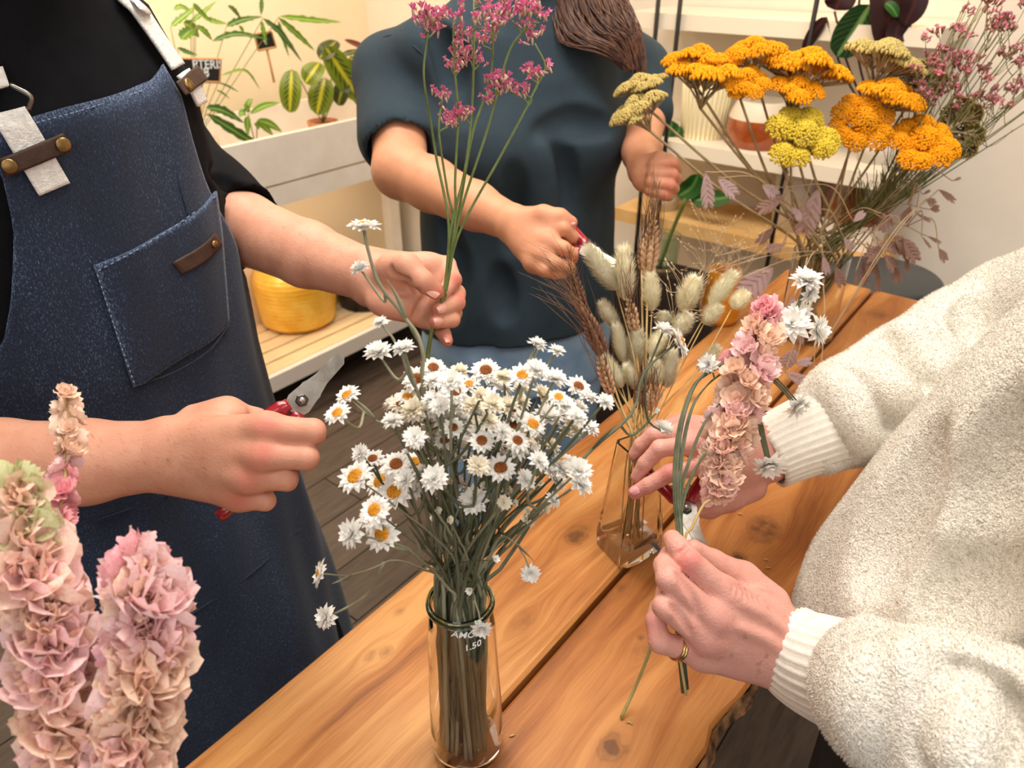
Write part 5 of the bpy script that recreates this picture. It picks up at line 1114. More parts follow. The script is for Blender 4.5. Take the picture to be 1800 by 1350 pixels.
def disc_mesh(seed):
    r = random.Random(seed); mb = MB(); mb.lathe([(.40, -.02), (.39, .10), (.30, .17), (.15, .20), (.01, .20)], 18)
    for i in range(70):
        q = math.sqrt(i/70)*.37; a = i*2.39996; z = .20-.12*(q/.37)**2; h = r.uniform(.03, .08); x, y = q*math.cos(a), q*math.sin(a); s = .032
        mb.add([(x-s, y-s, z), (x+s, y-s, z), (x+s, y+s, z), (x-s, y+s, z), (x, y, z+h+.03)], [(0, 1, 4), (1, 2, 4), (2, 3, 4), (3, 0, 4)])
    return mb
HM = {k: [[head_mesh(s*7+ord(k), k).mesh('flower_head', m) for s in range(4)] for m in (m_petal, m_cream)] for k in 'ocb'}
DM = [disc_mesh(3).mesh('disc', m_discy), disc_mesh(4).mesh('disc', m_discb)]
def put_head(root, loc, nrm, diam, kind, cream=0, brown=0):
    s = diam/2*1.42; o = link('flower_head', HM[kind][cream][rng.randrange(4)], root, orient(loc, nrm, s, U_(0, 6)))
    if kind == 'o': link('disc', DM[brown], o, orient(loc, nrm, s*U_(.95, 1.1), U_(0, 6)))
    return o
m_stem = mat('grey_green_stem', srgb(112, 114, 88), .75, srgb(160, 156, 130), 40, stretch=(1, 1, .2)); m_stemd = mat('dark_green_stem', srgb(70, 78, 56), .7, srgb(110, 112, 88), 40, stretch=(1, 1, .2)); m_stemp = mat('pale_stem', srgb(190, 184, 160), .75, srgb(160, 154, 124), 40)
# (x, y, size, kind, cream, brown) in the 3x crop whose corner is (600, 450)
H5 = [(98,65,90,'c',0,0),(205,350,70,'c',0,0),(195,505,120,'c',0,0),(328,485,100,'c',0,0),(30,735,105,'o',0,0),(-20,830,105,'o',0,0),(485,590,105,'o',0,1),(490,655,95,'c',0,0),(622,610,95,'c',1,0),(762,605,125,'o',0,1),(672,678,90,'o',0,0),(600,715,105,'o',0,1),(860,640,100,'c',1,0),(955,630,115,'o',0,0),
(1035,465,85,'c',0,0),(1135,500,75,'c',0,0),(1030,600,110,'c',0,0),(1125,645,110,'c',0,0),(1250,690,105,'o',0,1),(1310,750,85,'c',0,0),(1390,768,85,'c',0,0),(1310,905,90,'c',0,0),(270,780,95,'c',0,0),(350,745,95,'o',0,0),(270,870,95,'c',0,0),(420,810,135,'o',0,0),(480,750,95,'o',0,1),(550,860,125,'c',0,0),(450,935,150,'o',0,0),(590,905,90,'o',0,1),(545,975,90,'o',0,1),(620,985,135,'c',0,0),(740,975,105,'o',0,1),(855,1005,95,'o',0,1),(925,1020,105,'c',0,0),(1010,890,115,'o',0,0),(915,895,105,'o',0,1),(910,835,100,'o',0,1),(950,855,85,'c',0,0),(1090,850,145,'c',0,0),(1060,730,105,'c',1,0),(1145,745,85,'o',0,0),(1180,790,105,'c',0,0),(1185,935,85,'c',1,0),(840,1120,120,'o',0,1),(700,790,105,'c',1,0),(800,780,105,'c',1,0),(600,790,105,'c',0,0),(700,890,105,'c',1,0),(550,1040,115,'c',0,0),(650,1060,95,'c',0,0),(760,1120,95,'c',0,0),(740,740,95,'c',1,0),(850,925,95,'c',0,0),(395,680,75,'c',0,0),(100,1040,85,'c',0,0),(165,1070,95,'o',0,1),(290,1100,125,'o',0,1),(345,1035,45,'b',0,0),(425,1135,75,'c',0,0),(75,1165,145,'o',0,0),(205,1190,125,'o',0,0),(280,1245,145,'o',0,0),(395,1235,85,'c',0,0),(175,1340,125,'o',0,0),(695,1285,125,'c',0,0),(1045,1080,95,'c',0,0),(1110,1000,85,'c',1,0),(1100,1130,85,'c',0,0),(1140,1190,95,'c',0,0),(1115,1285,75,'c',0,0),(870,1230,65,'c',1,0),(860,1300,65,'c',1,0),(945,770,95,'c',1,0),(1250,800,90,'c',0,0),(640,860,95,'c',0,0),(1020,960,80,'c',1,0),(540,690,85,'c',0,0),(520,790,90,'c',0,0),(780,870,90,'c',1,0),(355,865,70,'c',0,0),(950,700,80,'c',1,0)]
HEADS = [(600+x/3, 450+y/3, s/3, k, c, b) for x, y, s, k, c, b in H5] + [(618,938,44,'c',0,0),(658,908,46,'o',0,0),(672,940,46,'o',0,0),(847,1105,30,'c',0,0),(640,397,44,'o',0,0),(1167,580,34,'c',0,0),(1195,602,44,'o',0,0),(1166,754,36,'c',0,0),(562,1008,38,'o',0,0),(573,1085,36,'c',0,0),(933,1008,28,'c',0,0),(870,983,17,'b',0,0),(826,1037,17,'b',0,0),(1154,725,14,'b',0,0)]
for _ in range(34):
    x_, y_ = U_(700, 1020), U_(655, 850); HEADS.append((x_, y_, U_(32, 42), 'o' if rng.random() < .25 else 'c', int(rng.random() < .2), int(rng.random() < .6)))
VG = 'white everlasting stems in the round glass vase'; VL = 'white papery everlasting stem standing in the round glass vase'
def vplane(px, py): return VB.y + U_(-.035, .045) + (760-py)*.00012
hp = []
SPECIAL = {(562,1008): (-RT*.9+UP*.2-FW*.35), (640,397): (UP*.9-FW*.35), (1195,602): (RT*.85+UP*.3-FW*.35), (933,1008): (-UP*.2-FW*.9), (847,1105): (-FW*.7-UP*.5)}
for h in HEADS:
    Y = vplane(h[0], h[1]); Y = min(max(Y, VB.y-.075), VB.y+.09)
    if h[1] > 880: Y = VB.y-U_(.02, .06)
    if (h[0], h[1]) in ((1167,580),(1195,602),(1166,754),(1154,725)): Y = VB.y+.13
    if (h[0], h[1]) == (640,397) or (h[0] < 650 and h[1] < 560): Y = VB.y+.05
    if (h[0], h[1]) == (847,1105): Y = VB.y-.04
    p = PY(h[0], h[1], Y); d = (p-CAM).dot(FW); ctr_ = Vector((VB.x, VB.y, TZ+.28)); rad_ = (p-ctr_); rad_.z *= .5
    if (round(h[0]), h[1]) in SPECIAL: n = SPECIAL[(round(h[0]), h[1])]
    elif h[3] == 'o': n = -FW*.8+UP*.55+rad_.normalized()*.35+Vector((U_(-.3, .3), U_(-.2, .2), U_(-.2, .2)))
    else: n = -FW*.45+UP*.5+rad_.normalized()*.8+Vector((U_(-.4, .4), U_(-.3, .3), U_(-.3, .3)))
    hp.append((p, Vector(n).normalized(), h[2]*d/FPX, h))
left_ = list(range(len(hp))); MANUAL = []
def wing(mb, pts, r, mi=0, wav=.0012):
    c = bez(pts, 26); c = [p+Vector((U_(-1, 1), U_(-1, 1), 0))*wav*.4 for p in c]; m_ = len(c); mb.tube(c, [r*(1-.45*i/(m_-1)) for i in range(m_)], 6, mi, flat=.5)
    # narrow wings that make the stems look ribbed
    return c
def neck(): a = U_(0, math.tau); q = .0215*math.sqrt(rng.random()); return Vector((VB.x+q*math.cos(a), VB.y+q*math.sin(a), TZ+VH-.004))
def foot(nk): a = math.atan2(nk.y-VB.y, nk.x-VB.x)+U_(-1.0, 1.0); q = .026*math.sqrt(rng.random()); return Vector((VB.x+q*math.cos(a), VB.y+q*math.sin(a), TZ+.013))
def stem_thing(idx, label, group, main=None, dark=None):
    """idx: heads on this stem, first is the leader; main: list of px way points from the neck to the leader"""
    nk = neck(); ft = foot(nk); r = empty('everlasting_stem', ft); tag(r, label, 'flower', group); p, n, dm, h = hp[idx[0]]; mb = MB(); dk = rng.random() < .6 if dark is None else dark
    if main: way = [PY(q[0], q[1], lerp(VB.y, p.y, (k+1)/(len(main)+1))) for k, q in enumerate(main)]
    else:
        mid = nk.lerp(p, .5); out = Vector((p.x-VB.x, p.y-VB.y, 0)); mid = mid - out*.16 + Vector((U_(-.008, .008), U_(-.008, .008), .0)); way = [nk.lerp(mid, .5)-out*.05, mid]
    path = [ft, nk]+way+[p-n*dm*.14]; c = wing(mb, path, U_(.0013, .0020))
    for k in idx[1:]:
        q, n2, d2, h2 = hp[k]; best = min(range(int(len(c)*.45), int(len(c)*.88)), key=lambda i: abs((c[i]-q).length-max(.025, (q-p).length*.9))); s = c[best]
        mb.tube(bez([s, s.lerp(q, .5)-n2*.012+Vector((0, 0, -.004)), q-n2*d2*.14], 10), [.0013-.0004*i/10 for i in range(11)], 5, 0)
    if rng.random() < .8:     # a few narrow leaves on the stem
        for _ in range(2):
            i = rng.randrange(int(len(c)*.3), int(len(c)*.8)); s = c[i]; t = (c[i+1]-c[i]).normalized(); o = Vector((U_(-1, 1), U_(-1, 1), U_(.2, 1))).normalized(); e = s+t*.022+o*.012
            mb.tube(bez([s, s.lerp(e, .5)+o*.003, e], 6), [.0004, .0016, .0018, .0014, .0009, .0005, .0002], 5, flat=.25)
    mb.obj('stem', m_stemd if dk else m_stem, r)
    for k in idx: put_head(r, hp[k][0], hp[k][1], hp[k][2], *hp[k][3][3:6])
def find(px, py): return min(range(len(hp)), key=lambda i: abs(hp[i][3][0]-px)+abs(hp[i][3][1]-py))
def take(*q):
    ii = [find(*a) for a in q]
    for i in ii:
        if i in left_: left_.remove(i)
    return ii
stem_thing(take((640,397),(632,472)), 'tall white everlasting stem arching in front of the hand that pinches the pink statice', None, [(775,900),(745,690),(742,610),(716,563),(662,490)], False)
stem_thing(take((668,567),(665,618),(709,612)), 'white everlasting stem with three drooping-necked heads in front of the slatted shelf', None, [(790,880),(735,690),(700,610)], False)
stem_thing(take((1195,602),(1167,580),(1166,754),(1154,725)), 'long white everlasting stem curving out towards the bunny tails from the round glass vase', None, [(880,1000),(960,880),(1040,790),(1110,728),(1132,655)], True)
stem_thing(take((562,1008),(573,1085)), 'low white everlasting stem with two heads hanging in front of the apron skirt', None, [(770,1010),(700,985),(650,1000),(610,1012)], False)
stem_thing(take((618,938),(658,908),(672,940)), 'white everlasting stem with three crowded heads leaning over the dark floor', None, [(785,1030),(740,985),(705,960)], False)
stem_thing(take((610,695),(593,727)), 'white everlasting stem with a pair of yellow-eyed heads beside the scissors blade', None, [(780,900),(720,780),(650,732)], False)
stem_thing(take((933,1008)), 'single small white everlasting star drooping over the table from the round glass vase', None, [(850,1000),(880,945),(912,962)], False)
stem_thing(take((847,1105),(826,1037)), 'short white everlasting stem hanging over the vase rim above the lettering', None, [(832,1045)], False)
stem_thing(take((945,605),(978,617)), 'white everlasting stem forking into two small round heads in front of the jeans', None, [(860,900),(905,740),(925,650)], False)
while left_:
    i = max(left_, key=lambda k: abs(hp[k][0].x-VB.x)+abs(hp[k][0].z-1.2)*.3+.001*k); left_.remove(i); g = [i]; near_ = sorted(left_, key=lambda k: (hp[k][0]-hp[i][0]).length)
    for k in near_[:2]:
        if (hp[k][0]-hp[i][0]).length < .05 and rng.random() < .75: g.append(k); left_.remove(k)
    no = sum(hp[k][3][3] == 'o' for k in g); nb = sum(hp[k][3][5] for k in g); num = {1: 'one', 2: 'two', 3: 'three'}[len(g)]; hd = 'head' if len(g) == 1 else 'heads'
    ds = ('tight white unopened ' + hd) if no == 0 else ('open ' + ('brown-eyed ' if nb else 'yellow-eyed ') + hd) if no == len(g) else hd + (', one' if len(g) == 2 else ', some') + ' still closed,'
    stem_thing(g, 'white everlasting stem with %s %s in the round glass vase' % (num, ds), VG)
for k in range(26):           # cut stems that lost their heads, deep inside the bunch
    nk = neck(); ft = foot(nk); r = empty('everlasting_stem', ft); tag(r, 'bare grey-green everlasting stalk among the stems of the round glass vase', 'flower', 'bare stalks in the round glass vase'); mb = MB()
    px = U_(745, 960); py = U_(800, 930); e = PY(px, py, VB.y+U_(-.03, .05)); wing(mb, [ft, nk, nk.lerp(e, .5)+Vector((0, 0, .01)), e], U_(.0014, .0022)); mb.obj('stalk', m_stemd if k % 3 else m_stem, r)
    for j in range(2):
        if j == 0: put_head(r, e, Vector((U_(-1, 1), -.6, .6)), .007, 'b', 1)

# ------------------------------------------------------------------ pink statice bunch in the man's hand
m_pinkf = mat('statice_pink', srgb(206, 84, 128), .6, srgb(236, 150, 190), 420, transl=.2, objrand=.15); m_calyx = mat('statice_calyx', srgb(206, 170, 150), .7); m_gstem = mat('fresh_green_stem', srgb(104, 124, 66), .6, srgb(132, 150, 92), 40)
def statice_mesh(seed):
    r = random.Random(seed); mb = MB()
    for i in range(11):
        a = r.uniform(0, 6.28); el = r.uniform(.5, 1.5); d = Vector((math.cos(a)*math.cos(el), math.sin(a)*math.cos(el), math.sin(el))); b = Vector((r.uniform(-.5, .5), r.uniform(-.5, .5), r.uniform(-.35, .1))); L = r.uniform(.45, .75); e = b+d*L
        mb.tube([b, b+d*L*.6], [.05, .085], 5, 1); o = d.orthogonal().normalized(); q = d.cross(o)
        for k in range(5):
            an = k*math.tau/5; v = o*math.cos(an)+q*math.sin(an); w = o*-math.sin(an)+q*math.cos(an); op = r.choice((.10, .22))
            mb.add([b+d*L*.55, b+d*L*.85+v*.10+w*.09, e+v*op, b+d*L*.85+v*.10-w*.09], [(0, 1, 2, 3)], 0)
    return mb
SM = [statice_mesh(s).mesh('flower_cluster', [m_pinkf, m_calyx]) for s in range(5)]
YH = .756
SP = [[(745,690),(757,592),(781,512),(792,405),(817,300),(830,187),(833,60),(833,-25)], [(746,690),(758,592),(782,512),(807,410),(877,280),(920,200),(946,145)], [(744,690),(756,592),(780,512),(789,398),(767,277),(757,213),(745,133),(752,60)], [(745,690),(757,592),(783,512),(800,393),(800,317),(805,200),(798,110),(797,40)], [(746,690),(758,592),(784,512),(808,380),(857,227),(893,97),(923,50)], [(744,690),(756,592),(782,512),(797,400),(786,333),(772,235),(776,180)], [(745,690),(757,592),(783,512),(812,340),(832,230),(862,140),(868,20)]]
CL = [(753,30,44),(742,34,26),(766,32,28),(758,53,30),(800,28,34),(812,57,24),(813,75,24),(810,90,26),(793,115,22),(807,115,28),(827,98,24),(842,108,20),(828,63,18),(850,38,32),(867,22,28),(850,2,26),(877,45,28),(863,57,24),(850,73,24),(900,25,34),(932,18,38),(948,30,30),(927,47,22),(940,67,30),(888,142,38),(867,147,26),(867,170,30),(882,156,26),(897,155,26),(918,163,26),(930,128,26),(950,123,34),(775,170,28),(790,205,28),(806,208,30),(818,200,26),(787,217,20),(890,8,22),(921,5,24)]
sroots = []; scurves = []
for k, s in enumerate(SP):
    pts = [PY(x, y, YH+(0 if y > 480 else U_(-.02, .02)*(480-y)/480)+.0012*(k-3)) for x, y in s]; r = empty('statice_stem', pts[0]); tag(r, 'pink statice spray pinched between thumb and forefinger of the man', 'flower', 'pink statice sprays in the hand'); sroots.append(r); scurves.append((s, bez(pts, 60), MB()))
    scurves[-1][2].tube(scurves[-1][1], [.0019-.0010*i/len(scurves[-1][1]) for i in range(len(scurves[-1][1]))], 6)
for (x, y, w) in CL:
    best = None
    for k, (s, c, mb) in enumerate(scurves):
        for i in range(14, len(c)-2):
            qx, qy, _ = proj(c[i]); sc_ = abs((qy-y)-38)*.6+abs(qx-x)
            if qy > y+8 and (best is None or sc_ < best[0]): best = (sc_, k, i)
    _, k, i = best; b = scurves[k][1][i]; e = PY(x, y, b.y+U_(-.006, .006)); d = (e-CAM).dot(FW); sz = w*d/FPX
    t_ = (scurves[k][1][i+1]-b).normalized(); scurves[k][2].tube(bez([b, b+t_*(e-b).length*.5, e-Vector((0, 0, sz*.3))], 8), .0009, 5)
    link('flower_cluster', SM[rng.randrange(5)], sroots[k], orient(e, Vector((U_(-.3, .3), U_(-.5, .1), 1)), sz*1.0, U_(0, 6)))
for k in range(len(SP)): scurves[k][2].obj('stem', m_gstem, sroots[k])

# ------------------------------------------------------------------ square bud vase with wheat and bunny tails
QB = G(1104, 962); QH = zfor(QB.x, QB.y, 782)-TZ; QY = QB.y
qv = empty('square_bud_vase', QB); tag(qv, 'tapering square glass bud vase with a thick base holding wheat and bunny tails', 'vase')
def sq_loop(z, h, rot=.5, bev=.25):
    out = []
    for i in range(4):
        a = rot+i*math.pi/2+math.pi/4
        for s in (-bev, bev): out.append(Vector((QB.x+h*1.38*math.cos(a+s*.5), QB.y+h*1.38*math.sin(a+s*.5), TZ+z)))
    return out
def loft_loops(mb, loops, caps=True):
    n = len(loops[0]); V = [v for l in loops for v in l]; F = [(i*n+j, i*n+(j+1) % n, (i+1)*n+(j+1) % n, (i+1)*n+j) for i in range(len(loops)-1) for j in range(n)]
    if caps: F += [tuple(range(n-1, -1, -1)), tuple((len(loops)-1)*n+j for j in range(n))]
    mb.add(V, F)
mb = MB(); loft_loops(mb, [sq_loop(0, .026), sq_loop(.003, .029), sq_loop(.022, .0295), sq_loop(QH, .019), sq_loop(QH, .0165), sq_loop(.026, .0235), sq_loop(.020, .012)]); mb.glassobj('vase_body', m_glass, qv, False)
def qneck(): return Vector((QB.x+U_(-.011, .011), QB.y+U_(-.011, .011), TZ+QH-.01))
def qfoot(): return Vector((QB.x+U_(-.012, .012), QB.y+U_(-.012, .012), TZ+.028))
m_bun = mat('bunny_tail_fluff', srgb(250, 246, 228), .9, srgb(238, 232, 204), 2.5, spec=.1, transl=.3, objrand=.12); m_straw = mat('straw_stem', srgb(206, 178, 120), .7, srgb(176, 146, 90), 30)
def bunny_mesh(seed):
    r = random.Random(seed); mb = MB(); prof = [(.02+.40*math.sin(math.pi*(.08+.86*i/11))**.8, -1+2*i/11) for i in range(12)]; mb.lathe(prof, 14)
    for i in range(1500):
        z = r.uniform(-.98, .98); a = r.uniform(0, 6.283); rr = float(np.interp(z, [p[1] for p in prof], [p[0] for p in prof])); b = Vector((rr*math.cos(a), rr*math.sin(a), z)); o = Vector((math.cos(a), math.sin(a), .9+z*.5)).normalized(); L = r.uniform(.22, .50); s = Vector((-math.sin(a), math.cos(a), 0))*.020
        mb.add([b-s, b+s, b+o*L+Vector((r.uniform(-.05, .05), r.uniform(-.05, .05), .04))], [(0, 1, 2)])
    return mb
BM = [bunny_mesh(s).mesh('fluffy_head', m_bun) for s in range(3)]
BT = [((1037,442),(1082,504),32),((1096,444),(1100,522),32),((1144,487),(1146,542),27),((1060,535),(1082,573),23),((1220,493),(1202,544),35),((1287,484),(1251,533),29),((1262,538),(1238,567),29),((1310,515),(1288,540),27),((1085,578),(1097,633),22),((1119,587),(1120,640),31),((1065,631),(1092,677),24),((1104,645),(1122,681),24),((1167,551),(1165,574),24),((1209,555),(1188,588),30),((1162,588),(1145,622),27),((1181,622),(1172,677),27),((1151,636),(1153,676),25),((1259,613),(1229,649),24)]
BG = 'bunny tails in the square bud vase'; BL = 'fluffy cream bunny tail grass standing in the square bud vase'
for (a, b, w) in BT:
    Y = QY+.03+(720-b[1])*.00045+U_(-.015, .02); A = PY(*a, Y+.004); B = PY(*b, Y); L = (A-B).length; d = (A-CAM).dot(FW); wd = w*d/FPX
    nk = qneck(); ft = qfoot(); r = empty('bunny_tail', ft); tag(r, BL, 'dried grass', BG); link('fluffy_head', BM[rng.randrange(3)], r, orient((A+B)/2, A-B, 1, U_(0, 6), (wd*1.0, wd*1.0, L*.56)))
    mb = MB(); mb.tube(bez([ft, nk, nk.lerp(B, .5)+(B-nk).cross(Vector((0, 1, 0)))*U_(-.06, .06), B], 14), .0008, 5); mb.obj('stem', m_straw, r)
m_wheat = mat('wheat_grain', srgb(214, 178, 140), .6, srgb(176, 132, 96), 120, objrand=.1); m_awn = mat('dark_awn', srgb(92, 64, 50), .6, srgb(150, 112, 84), 30); m_wdark = mat('brown_wheat_grain', srgb(150, 108, 82), .6, srgb(104, 70, 54), 120)
WH = [((1139,482),(1148,387),26,(6,-110),.16,0),((1063,628),(1023,541),24,(-75,-95),.55,1),((1076,694),(1051,628),20,(-20,-90),.25,0),((1117,585),(1104,526),19,(-6,-100),.22,0),((1147,718),(1147,676),20,(4,-60),.2,0),((1124,714),(1126,683),20,(0,-60),.2,1),((1030,560),(1005,470),16,(-55,-60),.6,1),((1128,470),(1130,420),14,(10,-90),.2,0)]
for wi, (a, b, w, aw, spr, dk) in enumerate(WH):
    Y = QY+.03+(720-a[1])*.00045+(.02 if wi > 5 else 0); A = PY(*a, Y); B = PY(*b, Y+.004); ax = (B-A).normalized(); L = (B-A).length; d = (A-CAM).dot(FW); wd = w*d/FPX/2; nk = qneck(); ft = qfoot()
    r = empty('wheat_stalk', ft); tag(r, 'bearded wheat ear with dark awns standing in the square bud vase' if dk else 'pale bearded wheat ear standing in the square bud vase', 'wheat', 'brown wheat ears' if dk else 'pale wheat ears')
    mb = MB(); mb.tube(bez([ft, nk, nk.lerp(A, .55), A], 14), .0013, 6); mb.tube([A, B], .0012, 5); mb.obj('stem', m_straw, r)
    sd = ax.cross(FW).normalized(); fr = sd.cross(ax); nrow = max(6, int(L/.0068)); ma2 = MB(); ga = MB()
    for i in range(nrow):
        t = i/nrow; s_ = wd*(.75+.5*math.sin(math.pi*min(1, t*1.1+.1)))*(1-.45*max(0, t-.7)/.3)
        for k, (u, v) in enumerate(((1, .2), (-1, .2), (.15, 1), (-.15, -1))):
            c_ = A+ax*(L*(t+(.5/nrow if k % 2 else 0)))+sd*u*s_*.55-fr*v*s_*.5*(1 if k < 3 else 1); dd = (ax*1.0+sd*u*.45-fr*v*.4).normalized(); n_ = 6; pts = [c_-dd*s_*.55, c_-dd*s_*.1, c_+dd*s_*.45, c_+dd*s_*.95]
            ga.tube(pts, [s_*.10, s_*.36, s_*.33, s_*.05], 6)
            e0 = c_+dd*s_*.9; al_ = PY(b[0]+aw[0]*U_(.5, 1.2)+U_(-1, 1)*spr*120*(1 if k < 2 else .5)+(a[0]-b[0])*(1-t)*.6, b[1]+aw[1]*U_(.5, 1.1)+(a[1]-b[1])*(1-t)*.5, Y+U_(-.02, .02))
            ma2.tube([e0, e0.lerp(al_, .5)+dd*.006, al_], [.00042, .0003, .00012], 3, caps=False)
    g_ = ga.obj('grains', m_wdark if dk else m_wheat, r); g_['kind'] = 'stuff'; q_ = ma2.obj('awns', m_awn, r); q_['kind'] = 'stuff'

# ------------------------------------------------------------------ clear cylinder vase with yarrow, statice and sea oats
CB = G(1414, 588); CR = 46/1300*proj(CB)[2]; CH = .17
cv_ = empty('cylinder_vase', CB); tag(cv_, 'wide clear cylinder vase crowded with yarrow stems near the table end', 'vase')
mb = MB(); mb.lathe([(.001, .0), (CR*.9, 0), (CR, .004), (CR, CH), (CR-.0016, CH), (CR-.002, .012), (.001, .010)], 48, CB); mb.glassobj('vase_body', m_glass, cv_)
def cneck(q=None):
    a = U_(0, math.tau); rr = (CR-.008)*math.sqrt(rng.random()); return Vector((CB.x+rr*math.cos(a), CB.y+rr*math.sin(a), TZ+CH-.01))
def cfoot(nk): return Vector((2*CB.x-nk.x+(nk.x-CB.x)*.3, 2*CB.y-nk.y+(nk.y-CB.y)*.3, TZ+.014))
m_yar = mat('golden_yarrow', srgb(246, 176, 30), .8, srgb(228, 142, 16), 22, spec=.15, objrand=.08); m_yarp = mat('pale_yarrow', srgb(232, 206, 74), .8, srgb(204, 178, 58), 30, spec=.15); m_yars = mat('yarrow_ray', srgb(190, 170, 130), .8, srgb(150, 132, 98), 30); m_yard = mat('faded_yarrow', srgb(206, 184, 104), .8, srgb(170, 150, 96), 24)
def yarrow_mesh(seed):
    """umbel: unit radius, florets on top (material 0), rays below (material 1)"""
    r = random.Random(seed); mb = MB(); lobes = [(0, 0, .42)]
    for i in range(7): a = i*math.tau/7+r.uniform(-.25, .25); q = r.uniform(.52, .66); lobes.append((q*math.cos(a), q*math.sin(a), r.uniform(.30, .42)))
    for i in range(5): a = r.uniform(0, 6.28); q = r.uniform(.3, .8); lobes.append((q*math.cos(a), q*math.sin(a), r.uniform(.18, .3)))
    for lx, ly, lr in lobes:
        z0 = -.28*(lx*lx+ly*ly)+r.uniform(-.09, .09); n = int(240*lr*lr/.16)
        for i in range(n):
            q = lr*math.sqrt((i+.5)/n); a = i*2.39996+r.uniform(-.2, .2); x, y = lx+q*math.cos(a), ly+q*math.sin(a); z = z0+.30*lr*2*(1-(q/lr)**2)+r.uniform(-.015, .015); s = r.uniform(.028, .040)
            V = [(x+s*math.cos(k*math.pi/2.5), y+s*math.sin(k*math.pi/2.5), z) for k in range(5)]+[(x+.6*s*math.cos(k*math.pi/2.5+.6), y+.6*s*math.sin(k*math.pi/2.5+.6), z+s*.75) for k in range(5)]+[(x+s*.5*math.cos(k*math.pi/2.5), y+s*.5*math.sin(k*math.pi/2.5), z-.06) for k in range(5)]
            mb.add(V, [(k, (k+1) % 5, 5+(k+1) % 5, 5+k) for k in range(5)]+[(5, 6, 7, 8, 9)]+[(10+k, 10+(k+1) % 5, (k+1) % 5, k) for k in range(5)], 0)
        hub = Vector((lx*.55, ly*.55, -.42)); mb.tube([Vector((0, 0, -.85)), Vector((lx*.25, ly*.25, -.62)), hub], [.035, .028, .022], 5, 1)
        for i in range(9): a = r.uniform(0, 6.28); q = lr*r.uniform(.3, .95); mb.tube([hub, Vector((lx+q*math.cos(a), ly+q*math.sin(a), z0-.06))], [.016, .012], 4, 1, caps=False)
    return mb
YM = [yarrow_mesh(s) for s in range(4)]; YMM = {k: [y.mesh('flower_head', [m, m_yars]) for y in YM] for k, m in (('g', m_yar), ('p', m_yarp), ('d', m_yard))}
# px, py, half width, half height, roll of the ellipse (deg), side: 1 sees the top, -1 sees the underside, colour
YR = [(1230,98,60,22,0,1,'g',.03),(1242,126,70,32,4,1,'g',0),(1324,84,54,32,-18,1,'g',.02),(1312,138,48,42,0,1,'g',-.02),(1425,110,80,32,12,1,'g',.02),(1402,150,54,42,6,1,'g',-.01),(1410,236,66,66,0,1,'p',-.05),(1517,212,58,60,-20,1,'g',-.02),(1566,158,62,38,16,1,'g',.01),(1560,94,72,34,16,1,'d',.05),(1622,140,40,26,40,-1,'d',.06),(1625,246,62,60,0,1,'g',-.04),(1692,226,52,22,75,-1,'d',.03),(1124,146,48,18,-22,1,'d',.0),(1120,186,56,22,-34,1,'d',-.03)]
for yi, (x, y, hw, hh, rl, side, colr, dy) in enumerate(YR):
    p = PY(x, y, CB.y-.02+dy); d = (p-CAM).dot(FW); q = min(.975, hh/hw*.95); a = math.radians(rl); up2 = UP*math.cos(a)+RT*math.sin(a); n = (-FW*q*side+up2*math.sqrt(1-q*q)).normalized()
    if side < 0: n = (FW*q+up2*math.sqrt(1-q*q)).normalized()
    R_ = hw*d/FPX*1.04; nk = cneck(); ft = cfoot(nk); r = empty('yarrow_stem', ft)
    YLAB = ['flat golden yarrow head behind a wider one above the cream ribbed pot', 'widest flat golden yarrow head above the cream ribbed pot', 'golden yarrow head tilted up above the terracotta dipped pot', 'rounded golden yarrow head hiding the rim of the dipped pot', 'long flat golden yarrow head with its rays showing under the right side', 'golden yarrow head just above the pale lemon one', '', 'upright golden yarrow head touching the pale lemon one', 'arched golden yarrow head below the straw-coloured one with brown rays', 'large straw-coloured yarrow head below the dark calathea leaves', 'faded yarrow head turned away showing brown rays', 'round golden yarrow head facing out beside the statice bunch', 'faded yarrow head edge-on against the statice stems', 'grey-yellow yarrow head leaning over the forearm of the teal t-shirt wearer', 'grey-yellow yarrow head with spread pale rays beside the clenched fist']
    lab = YLAB[yi] or {'g': 'golden yellow dried yarrow in the cylinder vase', 'p': 'pale lemon dried yarrow with its flat head turned to the front', 'd': 'faded straw-coloured dried yarrow in the cylinder vase'}[colr]; tag(r, lab, 'yarrow', None if colr == 'p' else {'g': 'golden yarrow', 'd': 'faded yarrow'}[colr])
    link('flower_head', YMM[colr][yi % 4], r, orient(p, n, R_, U_(0, 6)))
    b = p-n*R_*.84; mb = MB(); mb.tube(bez([ft, nk, nk.lerp(b, .6)-n*.012, b], 22), [.0028-.0008*i/22 for i in range(24)][:len(bez([ft, nk, nk.lerp(b, .6)-n*.012, b], 22))], 6); mb.obj('stem', m_yars, r)
